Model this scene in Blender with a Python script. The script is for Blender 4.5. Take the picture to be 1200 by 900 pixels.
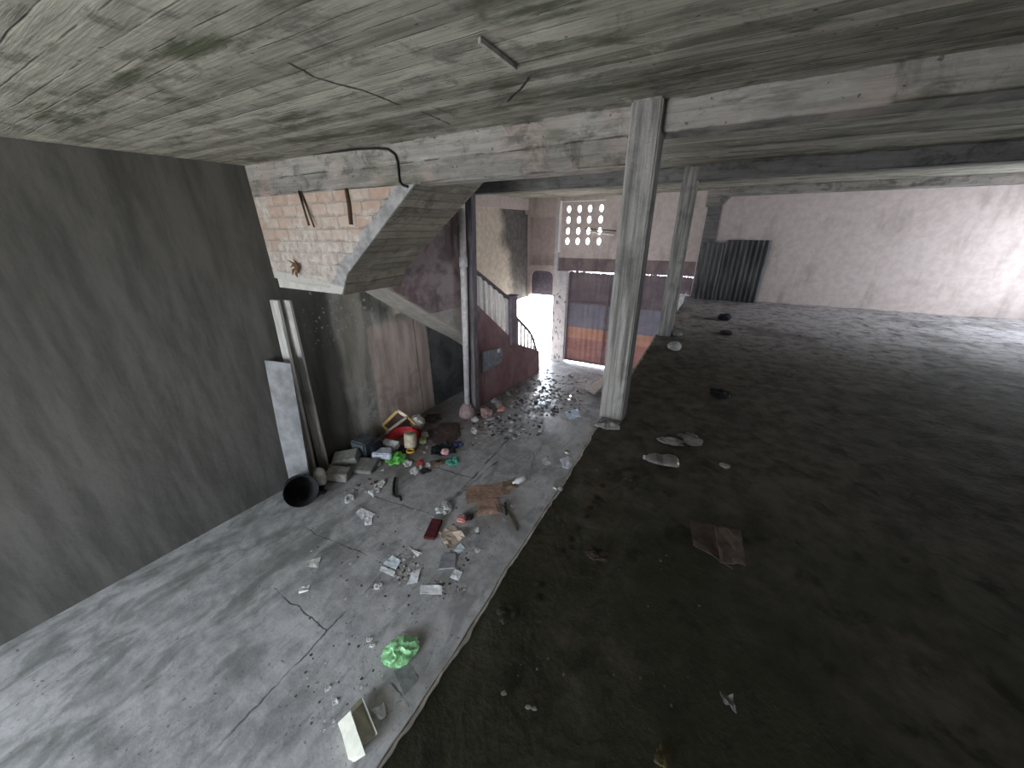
import bpy, bmesh, math, random
from mathutils import Vector, Matrix, noise
C = bpy.context.scene
for o in list(bpy.data.objects): bpy.data.objects.remove(o)
random.seed(7)
PI = math.pi

# ---------------------------------------------------------------- camera
F_PX = 415.87
YAW, PIT, ROL = [math.radians(a) for a in (-28.94, 23.63, -0.47)]
EYE = Vector((0, 0, 1.6))
cy, sy = math.cos(YAW), math.sin(YAW)
FW = Vector((sy*math.cos(PIT), cy*math.cos(PIT), -math.sin(PIT)))
R0 = Vector((cy, -sy, 0)); U0 = R0.cross(FW)
RT = math.cos(ROL)*R0 + math.sin(ROL)*U0
UP = math.cos(ROL)*U0 - math.sin(ROL)*R0
cam_d = bpy.data.cameras.new('camera'); cam_d.sensor_width = 36; cam_d.lens = 36*F_PX/1200
cam_d.clip_start = 0.02; cam_d.clip_end = 200
cam = bpy.data.objects.new('camera', cam_d); C.collection.objects.link(cam)
m = Matrix.Identity(4)
for i in range(3):
    m[i][0], m[i][1], m[i][2], m[i][3] = RT[i], UP[i], -FW[i], EYE[i]
cam.matrix_world = m
C.camera = cam

# ---------------------------------------------------------------- view, sky, sun, daylight openings
C.view_settings.view_transform = 'Standard'; C.view_settings.look = 'None'
C.view_settings.gamma = 1; C.view_settings.use_curve_mapping = False
C.view_settings.exposure = 1.55
C.cycles.max_bounces = 8; C.cycles.diffuse_bounces = 6
C.cycles.use_denoising = True
C.cycles.sample_clamp_indirect = 8
w = bpy.data.worlds.new('sky'); C.world = w; w.use_nodes = True
bg = w.node_tree.nodes['Background']; bg.inputs[0].default_value = (0.80, 0.885, 1, 1); bg.inputs[1].default_value = 5.0
sun_d = bpy.data.lights.new('sun', 'SUN'); sun_d.energy = 18; sun_d.angle = 0.01; sun_d.color = (1, .96, .9)
sun = bpy.data.objects.new('sun', sun_d); C.collection.objects.link(sun)
sun.location = (0, 20, 20)
sun.rotation_euler = Vector((-0.12, 1.0, 1.5)).to_track_quat('Z', 'Y').to_euler()
ZL, YB, ZC = -2.3, 10.14, 2.36
def portal(name, loc, sx, sz, nrm):
    d = bpy.data.lights.new(name, 'AREA'); d.shape = 'RECTANGLE'; d.size = sx; d.size_y = sz
    d.cycles.is_portal = True
    o = bpy.data.objects.new(name, d); C.collection.objects.link(o)
    o.location = loc; o.rotation_euler = (-Vector(nrm)).to_track_quat('Z', 'Y').to_euler()
# openings in the near wall (lower hall entrance), far doorway, right wall
NEAR_Y = -5.0
OPN = (-5.3, -.9, ZL, 1.6)
OPR = (7.2, 9.8, 0.3, 1.9)
portal('entrance_daylight', ((OPN[0]+OPN[1])/2, NEAR_Y-.05, (OPN[2]+OPN[3])/2), OPN[1]-OPN[0], OPN[3]-OPN[2], (0, 1, 0))
portal('doorway_daylight', (-4.55, YB+.25, -1.29), .83, 2.02, (0, -1, 0))
portal('side_daylight', (5.65, (OPR[0]+OPR[1])/2, (OPR[2]+OPR[3])/2), OPR[3]-OPR[2], OPR[1]-OPR[0], (-1, 0, 0))
portal('vent_daylight', (-3.4, YB+.3, 1.55), 1.0, 1.2, (0, -1, 0))

# ---------------------------------------------------------------- placing helpers
def ray(x, y): return FW + RT*((x-600)/F_PX) - UP*((y-450)/F_PX)
def at(x, y, X=None, Y=None, Z=None):
    d = ray(x, y)
    t = (X-EYE.x)/d.x if X is not None else (Y-EYE.y)/d.y if Y is not None else (Z-EYE.z)/d.z
    return EYE + d*t
def SX(y): return -4.33 + .105*(y-6.3)          # near face of the staircase
def WX(y): return -5.5 + .065*(y-3.08)          # face of the left wall
def on_stair(x, y):
    n = Vector((1, -.105, 0)); d = ray(x, y)
    return EYE + d*((-4.33-.105*6.3 - n.dot(EYE))/n.dot(d))
def mpp(p): return (p-EYE).dot(FW)/F_PX          # metres per photo pixel at a point

# ---------------------------------------------------------------- mesh builder
class MB:
    def __init__(s): s.b = bmesh.new()
    def box(s, x0, x1, y0, y1, z0, z1, M=None, bev=0):
        v = [s.b.verts.new((x, y, z)) for z in (z0, z1) for y in (y0, y1) for x in (x0, x1)]
        fs = [s.b.faces.new([v[i] for i in q]) for q in ((0,2,3,1),(4,5,7,6),(0,1,5,4),(2,6,7,3),(0,4,6,2),(1,3,7,5))]
        if bev:
            es = set(e for f in fs for e in f.edges)
            r = bmesh.ops.bevel(s.b, geom=list(es), offset=bev, segments=2, affect='EDGES', clamp_overlap=True)
            v = list({vv for f in r['faces'] for vv in f.verts} | {x for x in v if x.is_valid})
        if M is not None:
            for q in v:
                if q.is_valid: q.co = M @ q.co
        return s
    def prism(s, A, B):
        a = [s.b.verts.new(p) for p in A]; b = [s.b.verts.new(p) for p in B]; n = len(a)
        s.b.faces.new(a); s.b.faces.new(b[::-1])
        for i in range(n): s.b.faces.new((a[i], b[i], b[(i+1) % n], a[(i+1) % n]))
        return s
    def quadgrid(s, P):
        V = [[s.b.verts.new(p) for p in row] for row in P]
        for i in range(len(V)-1):
            for j in range(len(V[0])-1): s.b.faces.new((V[i][j], V[i+1][j], V[i+1][j+1], V[i][j+1]))
        return s
    def tube(s, pts, r, n=8, cap=True):
        pts = [Vector(p) for p in pts]; rs = r if isinstance(r, (list, tuple)) else [r]*len(pts)
        rings = []
        for i, p in enumerate(pts):
            t = (pts[min(i+1, len(pts)-1)] - pts[max(i-1, 0)]).normalized()
            a = t.orthogonal() if not rings else (prev - t*prev.dot(t))
            a.normalize(); prev = a; b = t.cross(a)
            rings.append([s.b.verts.new(p + (a*math.cos(k*2*PI/n)+b*math.sin(k*2*PI/n))*rs[i]) for k in range(n)])
        for i in range(len(rings)-1):
            for k in range(n): s.b.faces.new((rings[i][k], rings[i][(k+1) % n], rings[i+1][(k+1) % n], rings[i+1][k]))
        if cap: s.b.faces.new(rings[0][::-1]); s.b.faces.new(rings[-1])
        return s
    def lathe(s, prof, M=None, n=20, cap=True):
        R = [[s.b.verts.new((r*math.cos(k*2*PI/n), r*math.sin(k*2*PI/n), z)) for k in range(n)] for r, z in prof]
        for i in range(len(R)-1):
            for k in range(n): s.b.faces.new((R[i][k], R[i][(k+1) % n], R[i+1][(k+1) % n], R[i+1][k]))
        if cap: s.b.faces.new(R[0][::-1]); s.b.faces.new(R[-1])
        if M is not None:
            for row in R:
                for v in row: v.co = M @ v.co
        return s
    def lump(s, size, seed, sub=3, amp=.35, fr=1.6, ridge=False, z0=0.0, loc=(0, 0, 0)):
        r = bmesh.ops.create_icosphere(s.b, subdivisions=sub, radius=1)
        off = Vector((seed*3.1, seed*1.7, seed*.9))
        for v in r['verts']:
            d = v.co.normalized()
            k = noise.noise(d*fr+off) + .5*noise.noise(d*fr*2.3+off)
            if ridge: k = .45-1.5*abs(noise.noise(d*fr*.8+off)+.3*noise.noise(d*fr*1.9+off))
            p = d*(1+amp*k)
            p = Vector((p.x*size[0]/2, p.y*size[1]/2, p.z*size[2]/2 + size[2]*.42))
            if p.z < z0: p.z = z0
            v.co = p + Vector(loc)
        return s
    def build(s, name, mat, parent=None, smooth=False):
        bmesh.ops.recalc_face_normals(s.b, faces=s.b.faces)
        me = bpy.data.meshes.new(name); s.b.to_mesh(me); s.b.free()
        if smooth:
            for p in me.polygons: p.use_smooth = True
        o = bpy.data.objects.new(name, me); C.collection.objects.link(o)
        me.materials.append(mat)
        if parent: o.parent = parent
        return o
def tag(o, label=None, cat=None, group=None, kind=None):
    for k, v in (('label', label), ('category', cat), ('group', group), ('kind', kind)):
        if v: o[k] = v
    return o
def empty(name, loc, label, cat, group=None, rz=0):
    o = bpy.data.objects.new(name, None); C.collection.objects.link(o); o.empty_display_size = .1
    o.location = loc; o.rotation_euler.z = rz
    return tag(o, label, cat, group)
def struct(name, mb, mat, smooth=False):
    return tag(mb.build(name, mat, None, smooth), kind='structure')
def local(root, mb):                        # world-space mesh made local to an unrotated empty
    bmesh.ops.translate(mb.b, verts=mb.b.verts, vec=-Vector(root.location)); return mb
def recentre(o):                            # put a mesh object's origin at the middle of its base
    me = o.data; xs = [v.co for v in me.vertices]
    c = Vector((sum(v.x for v in xs)/len(xs), sum(v.y for v in xs)/len(xs), min(v.z for v in xs)))
    me.transform(Matrix.Translation(-c)); o.location = c; return o

# ---------------------------------------------------------------- materials
class NT:
    def __init__(s, name):
        s.m = bpy.data.materials.new(name); s.m.use_nodes = True; s.t = s.m.node_tree
        s.p = s.t.nodes['Principled BSDF']; s.p.inputs['Roughness'].default_value = .85
        s.p.inputs['Specular IOR Level'].default_value = .3
        s.pos = s.n('ShaderNodeNewGeometry').outputs['Position']
    def n(s, t, **k):
        q = s.t.nodes.new(t)
        for a, b in k.items(): setattr(q, a, b)
        return q
    def put(s, sock, v):
        if isinstance(v, (int, float)): sock.default_value = v
        elif isinstance(v, (tuple, list)): sock.default_value = (*v, 1) if len(v) == 3 and sock.type == 'RGBA' else v
        else: s.t.links.new(v, sock)
    def obj(s): return s.n('ShaderNodeTexCoord').outputs['Object']
    def mp(s, v, sc=(1, 1, 1), loc=(0, 0, 0), rot=(0, 0, 0)):
        q = s.n('ShaderNodeMapping'); s.put(q.inputs[0], v); q.inputs[3].default_value = sc; q.inputs[1].default_value = loc; q.inputs[2].default_value = rot
        return q.outputs[0]
    def noise(s, v, sc=5, det=5, ro=.55, dist=0):
        q = s.n('ShaderNodeTexNoise'); s.put(q.inputs['Vector'], v); q.inputs['Scale'].default_value = sc
        q.inputs['Detail'].default_value = det; q.inputs['Roughness'].default_value = ro; q.inputs['Distortion'].default_value = dist
        return q.outputs[0]
    def math(s, op, a, b=0, c=0):
        q = s.n('ShaderNodeMath', operation=op); s.put(q.inputs[0], a); s.put(q.inputs[1], b)
        if op in ('MULTIPLY_ADD', 'COMPARE', 'SMOOTH_MIN'): s.put(q.inputs[2], c)
        return q.outputs[0]
    def rng(s, v, a, b, x=0, y=1):          # smooth map range
        q = s.n('ShaderNodeMapRange', interpolation_type='SMOOTHSTEP'); s.put(q.inputs[0], v)
        for i, k in enumerate((a, b, x, y)): s.put(q.inputs[1+i], k)
        return q.outputs[0]
    def mix(s, f, a, b, mode='MIX'):
        q = s.n('ShaderNodeMix', data_type='RGBA', blend_type=mode); s.put(q.inputs[0], f); s.put(q.inputs[6], a); s.put(q.inputs[7], b)
        return q.outputs[2]
    def xyz(s, v=None):
        q = s.n('ShaderNodeSeparateXYZ'); s.put(q.inputs[0], v if v is not None else s.pos); return q.outputs
    def comb(s, x, y, z=0):
        q = s.n('ShaderNodeCombineXYZ'); s.put(q.inputs[0], x); s.put(q.inputs[1], y); s.put(q.inputs[2], z); return q.outputs[0]
    def band(s, v, lo, hi, soft=.05):       # 1 inside lo..hi
        return s.math('MULTIPLY', s.rng(v, lo-soft, lo+soft), s.rng(v, hi-soft, hi+soft, 1, 0))
    def AND(s, *a):
        r = a[0]
        for k in a[1:]: r = s.math('MULTIPLY', r, k)
        return r
    def OR(s, *a):
        r = a[0]
        for k in a[1:]: r = s.math('MAXIMUM', r, k)
        return r
    def bump(s, h, st=.4, d=.02):
        q = s.n('ShaderNodeBump'); s.put(q.inputs['Height'], h); q.inputs['Strength'].default_value = st; q.inputs['Distance'].default_value = d
        s.t.links.new(q.outputs[0], s.p.inputs['Normal'])
    def out(s, col, rough=None, spec=None, metal=None):
        s.put(s.p.inputs['Base Color'], col)
        if rough is not None: s.put(s.p.inputs['Roughness'], rough)
        if spec is not None: s.put(s.p.inputs['Specular IOR Level'], spec)
        if metal is not None: s.put(s.p.inputs['Metallic'], metal)
        return s.m
def plain(name, c, rough=.7, var=.25, sc=14, metal=0, spec=.3, bump=.15):
    t = NT(name); v = t.obj(); f = t.noise(v, sc, 4)
    d = tuple(k*(1-var) for k in c); e = tuple(min(1, k*(1+var)) for k in c)
    t.bump(f, bump, .01)
    return t.out(t.mix(t.rng(f, .3, .7), d, e), rough, spec, metal)
_pc = {}
def col(c, rough=.7, metal=0):
    k = (tuple(round(x, 3) for x in c), rough, metal)
    if k not in _pc: _pc[k] = plain('matter', c, rough, metal=metal)
    return _pc[k]

def board_concrete(name, c1, c2, axis='y', width=.13, moss=0.0, stain=(.06, .058, .05), crack=None, pink=0):
    """concrete cast against boards; axis = direction across the boards"""
    t = NT(name); x, y, z = t.xyz()
    a = {'x': x, 'y': y, 'z': z}[axis]; l = {'x': y, 'y': x, 'z': x}[axis]
    wob = t.noise(t.pos, 1.3, 2)
    aa = t.math('ADD', a, t.math('MULTIPLY', wob, .05))
    q = t.math('DIVIDE', aa, width); cell = t.math('FLOOR', q); fr = t.math('FRACT', q)
    wn = t.n('ShaderNodeTexWhiteNoise', noise_dimensions='1D'); t.put(wn.inputs['W'], cell)
    streak = t.noise(t.comb(t.math('MULTIPLY', l, 1.1), t.math('MULTIPLY', a, 16), wn.outputs[0]), 1.6, 6, .65)
    big = t.noise(t.pos, .9, 4, .6)
    mid = t.noise(t.comb(t.math('MULTIPLY', l, 1.2), t.math('MULTIPLY', a, 4), t.math('MULTIPLY', cell, 3.3)), 1.5, 5, .6)
    f = t.math('ADD', t.math('MULTIPLY', streak, .55), t.math('ADD', t.math('MULTIPLY', wn.outputs[0], .22), t.math('MULTIPLY', mid, .45)))
    c = t.mix(t.rng(f, .35, .85), c1, c2)
    if pink: c = t.mix(t.math('MULTIPLY', t.rng(t.noise(t.pos, 1.7, 3), .45, .65), pink), c, (.36, .27, .23))
    c = t.mix(t.AND(t.rng(mid, .56, .68), t.rng(big, .4, .6), .75), c, stain)
    blot = t.noise(t.mp(t.pos, (.8, 1, 1)), 4.2, 8, .74, .5); c = t.mix(t.rng(blot, .5, .66, 0, .68), c, tuple(k*.45 for k in c1)); c = t.mix(t.rng(blot, .44, .3, 0, .6), c, tuple(min(1, k*1.25) for k in c2))
    if moss:
        mn = t.noise(t.comb(t.math('MULTIPLY', l, .9), t.math('MULTIPLY', a, 3.2), 4.2), 1.25, 6, .62)
        c = t.mix(t.math('MULTIPLY', t.rng(mn, .53, .67), moss), c, (.06, .066, .035))
    seam = t.math('MULTIPLY', t.OR(t.rng(fr, 0, .10 if axis == 'x' else .07, 1, 0), t.rng(fr, .95, 1)), t.rng(t.noise(t.pos, 3.5, 3), .30 if axis == 'x' else .42, .5 if axis == 'x' else .6))
    pit = t.rng(t.noise(t.pos, 22, 3), .68, .74)
    c = t.mix(t.math('MULTIPLY', seam, .85 if axis == 'x' else .68), c, (.03, .028, .025))
    fine = t.noise(t.comb(t.math('MULTIPLY', l, 1.6), t.math('MULTIPLY', a, 42), 7), 1.5, 6, .7)
    c = t.mix(t.rng(fine, .52, .72, 0, .6), c, (.06, .057, .048)); c = t.mix(t.rng(fine, .42, .26, 0, .35), c, tuple(k*1.28 for k in c2))
    c = t.mix(t.math('MULTIPLY', pit, .7), c, (.05, .05, .045))
    h = t.math('SUBTRACT', t.math('ADD', streak, t.math('MULTIPLY', wn.outputs[0], .5)), t.math('ADD', seam, pit))
    if crack:
        k = crack(t, x, y, z); c = t.mix(k, c, (.018, .017, .015)); h = t.math('SUBTRACT', h, t.math('MULTIPLY', k, 2))
    t.bump(h, .6, .02)
    return t.out(c, .9)

def seg(t, x, y, p, q, wdt, wob):           # mask of a wobbly line from p to q in the plane of two coordinates
    dx, dy = q[0]-p[0], q[1]-p[1]; L = math.hypot(dx, dy); ux, uy = dx/L, dy/L
    al = t.math('ADD', t.math('MULTIPLY', t.math('SUBTRACT', x, p[0]), ux), t.math('MULTIPLY', t.math('SUBTRACT', y, p[1]), uy))
    ac = t.math('SUBTRACT', t.math('MULTIPLY', t.math('SUBTRACT', y, p[1]), ux), t.math('MULTIPLY', t.math('SUBTRACT', x, p[0]), uy))
    ac = t.math('ABSOLUTE', t.math('ADD', ac, wob))
    return t.AND(t.rng(ac, wdt*.5, wdt*1.3, 1, 0), t.band(al, 0, L, .02))
def ceil_crack(t, x, y, z):
    wb = t.math('MULTIPLY', t.math('SUBTRACT', t.noise(t.pos, 7, 3), .5), .06)
    pts = [(-2.04, 1.45), (-2.1, 1.62), (-2.03, 1.9), (-2.05, 2.2)]
    k = [seg(t, x, y, pts[i], pts[i+1], .011, wb) for i in range(3)] + [seg(t, x, y, (-2.02, 2.38), (-2.06, 2.75), .007, wb),
         seg(t, x, y, (-1.08, 2.2), (-1.4, 2.5), .008, wb)]
    return t.math('MULTIPLY', t.OR(*k), .92)

M = {}
M['ceiling'] = board_concrete('cast_concrete_ceiling', (.125, .117, .093), (.42, .395, .325), 'y', .12, .95, crack=ceil_crack)
M['beam'] = board_concrete('cast_concrete_beam', (.15, .14, .125), (.33, .31, .28), 'z', .17, .6, pink=.5)
M['beam_dark'] = board_concrete('shade_toned_beam_concrete', (.10, .095, .095), (.19, .18, .175), 'z', .17, .2)  # darker beam concrete; shade on the second beam is put into the colour
M['soffit'] = board_concrete('board_marked_soffit', (.085, .073, .056), (.205, .178, .138), 'x', .105, 0)
M['soffit_smooth'] = plain('smooth_soffit', (.33, .30, .265), .9, .15, 5)
M['column'] = None
def column_mat(name, c1, c2):
    t = NT(name); v = t.pos
    st = t.noise(t.mp(v, (9, 9, .55)), 2.4, 7, .65); bl = t.noise(v, 3, 5, .6)
    c = t.mix(t.rng(st, .3, .72), c1, c2)
    c = t.mix(t.math('MULTIPLY', t.rng(bl, .52, .7), .5), c, tuple(k*.55 for k in c1))
    fine = t.rng(t.noise(t.mp(v, (30, 30, .7)), 2, 4), .60, .68)
    c = t.mix(t.math('MULTIPLY', fine, .5), c, (.05, .05, .047))
    t.bump(t.math('ADD', st, t.noise(v, 40, 3)), .5, .015); return t.out(c, .9)
M['column'] = column_mat('column_concrete', (.105, .099, .092), (.35, .332, .305))
M['post'] = column_mat('mauve_grey_post', (.09, .08, .085), (.20, .18, .19))

# lower floor: pale trowelled screed with joints, stains, a damp sheen towards the doorway
def floor_mat():
    t = NT('pale_screed'); x, y, z = t.xyz()
    n1 = t.noise(t.pos, 1.6, 6, .6); n2 = t.noise(t.pos, 9, 6, .65); n3 = t.noise(t.mp(t.pos, (1, .5, 1)), 3.2, 5, .6, .6)
    c = t.mix(t.rng(t.math('ADD', t.math('MULTIPLY', n1, .6), t.math('MULTIPLY', n2, .4)), .35, .66), (.27, .265, .26), (.52, .515, .51))
    c = t.mix(t.math('MULTIPLY', t.rng(n3, .5, .7), .55), c, (.155, .15, .145)); n4 = t.noise(t.mp(t.pos, (1, .35, 1)), 7, 6, .7, .8); c = t.mix(t.rng(n4, .53, .7, 0, .5), c, (.13, .125, .12)); c = t.mix(t.rng(n4, .42, .28, 0, .4), c, (.52, .52, .52))
    speck = t.rng(t.noise(t.pos, 26, 3), .63, .7)
    c = t.mix(t.math('MULTIPLY', speck, t.rng(t.noise(t.pos, 2.2, 3), .4, .62, 0, .75)), c, (.06, .058, .055))
    pale = t.rng(t.noise(t.pos, 17, 2), .70, .76); c = t.mix(t.math('MULTIPLY', pale, .5), c, (.62, .62, .63))
    grime = t.AND(t.rng(x, -4.5, -3.5, 1, 0), t.band(y, 3.3, 6.1, .7), t.rng(n1, .3, .6, .3, 1))
    c = t.mix(t.math('MULTIPLY', grime, .85), c, (.115, .082, .068))
    green = t.AND(t.rng(x, -4.0, -3.3, 1, 0), t.rng(y, 2.7, 1.9, 0, 1), t.rng(n3, .42, .62))
    c = t.mix(t.math('MULTIPLY', green, .5), c, (.13, .145, .125))
    rust = t.AND(t.band(x, -2.62, -1.85, .15), t.band(y, 3.2, 4.0, .15), t.rng(n2, .35, .6))
    c = t.mix(t.math('MULTIPLY', rust, .45), c, (.2, .13, .09))
    wob = t.math('MULTIPLY', t.math('SUBTRACT', t.noise(t.pos, 5, 4), .5), .10)
    S = lambda p, q, w=.013: seg(t, x, y, p, q, w, wob)
    J = t.OR(S((-2.83, -1), (-2.95, 3), .011), S((-2.95, 3), (-3.06, 6.3), .02), S((-4.4, 3.85), (-3.0, 3.97)), S((-4.2, 2.84), (-2.95, 2.99), .009),
             S((-3.9, 1.17), (-2.9, 1.14), .008), S((-1.95, 1.13), (-1.67, 1.1), .012), S((-1.9, 1.33), (-1.75, 1.3), .008), S((-4.3, 5.0), (-3.0, 5.02), .009),
             S((-2.4, 5.2), (-2.1, 4.4), .01), S((-2.0, 4.75), (-1.7, 5.4), .008), S((-2.95, 3.3), (-2.85, 4.6), .016), S((-4.6, 1.9), (-2.9, 2.05), .008))
    J = t.math('MULTIPLY', J, t.rng(t.noise(t.pos, 3, 4), .38, .62, .1, .8))
    c = t.mix(J, c, (.055, .053, .05))
    wet = t.AND(t.rng(y, 4.8, 7.0), t.rng(t.noise(t.pos, 2.6, 5, .6), .3, .62, .45, 1))
    c = t.mix(t.math('MULTIPLY', wet, .25), c, (.2, .21, .24))
    rough = t.rng(wet, 0, 1, .78, .24)
    t.bump(t.math('SUBTRACT', t.math('ADD', n2, t.math('MULTIPLY', t.noise(t.pos, 45, 3), .4)), t.math('MULTIPLY', J, 1.5)), .35, .012)
    return t.out(c, rough, t.rng(wet, 0, 1, .4, .9))
M['floor'] = floor_mat()

def dirt_mat():
    t = NT('dark_earth_floor'); x, y, z = t.xyz()
    n1 = t.noise(t.pos, 1.1, 5, .6); n2 = t.noise(t.pos, 7, 6, .65); n3 = t.noise(t.pos, 30, 4, .6)
    c = t.mix(t.rng(n2, .3, .7), (.068, .060, .046), (.150, .132, .106))
    olive = t.AND(t.rng(y, 2.8, 1.4, 0, 1), t.rng(n1, .3, .55)); c = t.mix(t.math('MULTIPLY', olive, .85), c, (.052, .056, .032))  # near end darkened and greened; light falloff put into the colour
    rusty = t.AND(t.rng(x, -.1, -.45, 0, 1), t.band(y, 1.4, 2.6, .4), t.rng(t.noise(t.pos, 3, 4), .42, .6))
    c = t.mix(t.math('MULTIPLY', rusty, .5), c, (.14, .09, .062))
    far = t.rng(y, 4.5, 8.5); c = t.mix(t.math('MULTIPLY', far, t.rng(n2, .3, .6, .35, .95)), c, (.46, .43, .44))  # far end painted paler lilac, standing in for light falling there
    drips = [seg(t, x, y, (px-.012, py), (px+.012, py+.01), .022, t.math('MULTIPLY', t.math('SUBTRACT', n3, .5), .03)) for px, py in
             ((-.395, 2.13), (-.40, 1.98), (-.402, 1.86), (-.41, 1.75), (-.405, 1.66), (-.42, 1.55), (-.43, 1.46), (-.41, 1.4), (-.36, 2.35), (-.44, 1.36), (-.46, 1.12), (-.44, 1.05))]
    c = t.mix(t.math('MULTIPLY', t.OR(*drips), .85), c, (.008, .007, .006))
    c = t.mix(t.rng(t.noise(t.pos, .8, 3), .5, .66, 0, .45), c, (.035, .032, .025)); c = t.mix(t.rng(t.noise(t.mp(t.pos, (1, .6, 1)), 2.1, 6, .65, .8), .5, .68, 0, .5), c, (.15, .138, .112)); c = t.mix(t.rng(t.noise(t.pos, 4.5, 5, .65, .5), .54, .66, 0, .6), c, (.028, .025, .02)); c = t.mix(t.rng(n3, .68, .76, 0, .3), c, (.16, .15, .13))
    t.bump(t.math('ADD', n2, t.math('MULTIPLY', n3, .6)), .6, .02)
    return t.out(c, .92, .2)
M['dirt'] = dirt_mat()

def wall_left_mat():
    t = NT('stained_plaster'); x, y, z = t.xyz()
    n1 = t.noise(t.pos, 1.7, 6, .62, .4); n2 = t.noise(t.pos, 8, 5, .6); st = t.noise(t.mp(t.pos, (1, 3.2, .5)), 1.7, 6, .6)
    tan = t.mix(t.rng(n2, .3, .7), (.48, .405, .33), (.62, .54, .45))
    pat = t.rng(t.noise(t.pos, 24, 3), .64, .7); tan = t.mix(t.AND(pat, t.rng(y, 8.6, 7.6, 0, 1), t.rng(z, .6, 1.2), .8), tan, (.10, .08, .06))
    soot = t.rng(t.math('ADD', t.math('ADD', y, t.math('MULTIPLY', z, .34)), t.math('MULTIPLY', t.math('SUBTRACT', n1, .5), 1.1)), 9.02, 9.62)
    tan = t.mix(t.math('MULTIPLY', soot, .88), tan, t.mix(t.rng(n2, .35, .65), (.045, .045, .05), (.09, .088, .09)))
    # lower part under the stair
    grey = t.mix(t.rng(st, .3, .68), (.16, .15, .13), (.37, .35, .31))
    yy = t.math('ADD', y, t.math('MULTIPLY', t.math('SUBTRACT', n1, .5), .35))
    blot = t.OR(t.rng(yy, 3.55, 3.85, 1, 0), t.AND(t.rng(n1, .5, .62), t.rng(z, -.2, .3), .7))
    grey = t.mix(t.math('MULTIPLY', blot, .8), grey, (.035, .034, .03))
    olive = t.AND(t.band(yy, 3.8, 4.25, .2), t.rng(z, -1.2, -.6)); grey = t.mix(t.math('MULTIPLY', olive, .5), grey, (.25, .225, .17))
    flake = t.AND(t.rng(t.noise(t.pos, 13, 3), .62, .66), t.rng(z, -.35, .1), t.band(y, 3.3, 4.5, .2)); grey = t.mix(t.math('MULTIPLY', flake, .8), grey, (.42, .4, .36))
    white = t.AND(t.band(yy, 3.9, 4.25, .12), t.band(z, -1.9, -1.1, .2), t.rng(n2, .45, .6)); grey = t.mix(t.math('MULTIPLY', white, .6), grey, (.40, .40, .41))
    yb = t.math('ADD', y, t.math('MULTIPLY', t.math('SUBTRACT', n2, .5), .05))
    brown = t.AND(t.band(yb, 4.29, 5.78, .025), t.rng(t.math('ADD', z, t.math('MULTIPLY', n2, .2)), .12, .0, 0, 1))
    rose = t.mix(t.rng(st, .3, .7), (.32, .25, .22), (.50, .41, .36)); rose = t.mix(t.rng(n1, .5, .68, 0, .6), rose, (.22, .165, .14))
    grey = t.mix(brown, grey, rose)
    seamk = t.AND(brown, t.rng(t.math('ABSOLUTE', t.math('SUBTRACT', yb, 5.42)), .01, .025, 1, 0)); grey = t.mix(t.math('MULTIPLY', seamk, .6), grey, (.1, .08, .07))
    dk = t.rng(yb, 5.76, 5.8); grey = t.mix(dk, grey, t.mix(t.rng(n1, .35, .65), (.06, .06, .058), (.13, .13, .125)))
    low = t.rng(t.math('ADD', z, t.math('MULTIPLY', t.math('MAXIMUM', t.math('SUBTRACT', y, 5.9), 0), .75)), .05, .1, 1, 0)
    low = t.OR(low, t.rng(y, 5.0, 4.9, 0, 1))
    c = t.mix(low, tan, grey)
    t.bump(t.math('ADD', n2, t.math('MULTIPLY', brown, .4)), .4, .02)
    return t.out(c, .9)
M['wall_left'] = wall_left_mat()
def plaster(name, c1, c2, dark, sc=1.6, spots=0):
    t = NT(name); n1 = t.noise(t.pos, sc, 6, .6, .3); n2 = t.noise(t.pos, 9, 5, .6); st = t.noise(t.mp(t.pos, (3, 3, .5)), 1.6, 5)
    c = t.mix(t.rng(n2, .3, .7), c1, c2); c = t.mix(t.rng(t.math('ADD', t.math('MULTIPLY', n1, .5), t.math('MULTIPLY', st, .5)), .5, .66, 0, .7), c, dark)
    if spots:
        x, y, z = t.xyz(); c = t.mix(t.AND(t.rng(t.noise(t.mp(t.pos, (1, 1, .7)), 9, 4, .6), .58, .64), t.rng(z, .2, -.1, 0, 1), spots), c, (.09, .085, .10))
    t.bump(n2, .35, .015); return t.out(c, .9)
M['pink'] = plaster('pinkish_plaster', (.47, .39, .36), (.56, .475, .44), (.34, .275, .25))
M['pilaster'] = plaster('speckled_pilaster_plaster', (.44, .41, .42), (.56, .53, .54), (.30, .27, .28), 1.6, .85)
M['recess'] = plaster('rosy_recess_plaster', (.40, .32, .30), (.48, .395, .37), (.28, .22, .21))
M['greywall'] = plaster('grey_plaster', (.22, .215, .2), (.32, .31, .29), (.12, .115, .105))
M['transom'] = plain('dark_transom', (.10, .085, .11), .8)
M['header'] = plaster('dusty_header', (.17, .125, .125), (.24, .18, .18), (.1, .075, .08))
def maroon_mat():
    t = NT('faded_maroon_paint'); x, y, z = t.xyz(); n1 = t.noise(t.pos, 2.2, 6, .62, .3); n2 = t.noise(t.mp(t.pos, (2, 2, .6)), 4, 5)
    c = t.mix(t.rng(n1, .35, .65), (.22, .115, .12), (.27, .18, .185)); c = t.mix(t.rng(n2, .5, .7, 0, .6), c, (.14, .09, .095))
    up = t.rng(z, -.3, .4); c = t.mix(t.math('MULTIPLY', up, t.rng(n2, .3, .6, .5, .95)), c, t.mix(t.rng(n1, .4, .6), (.13, .10, .10), (.29, .24, .235)))
    t.bump(n2, .3, .01); return t.out(c, .8)
M['maroon'] = maroon_mat()
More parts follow.
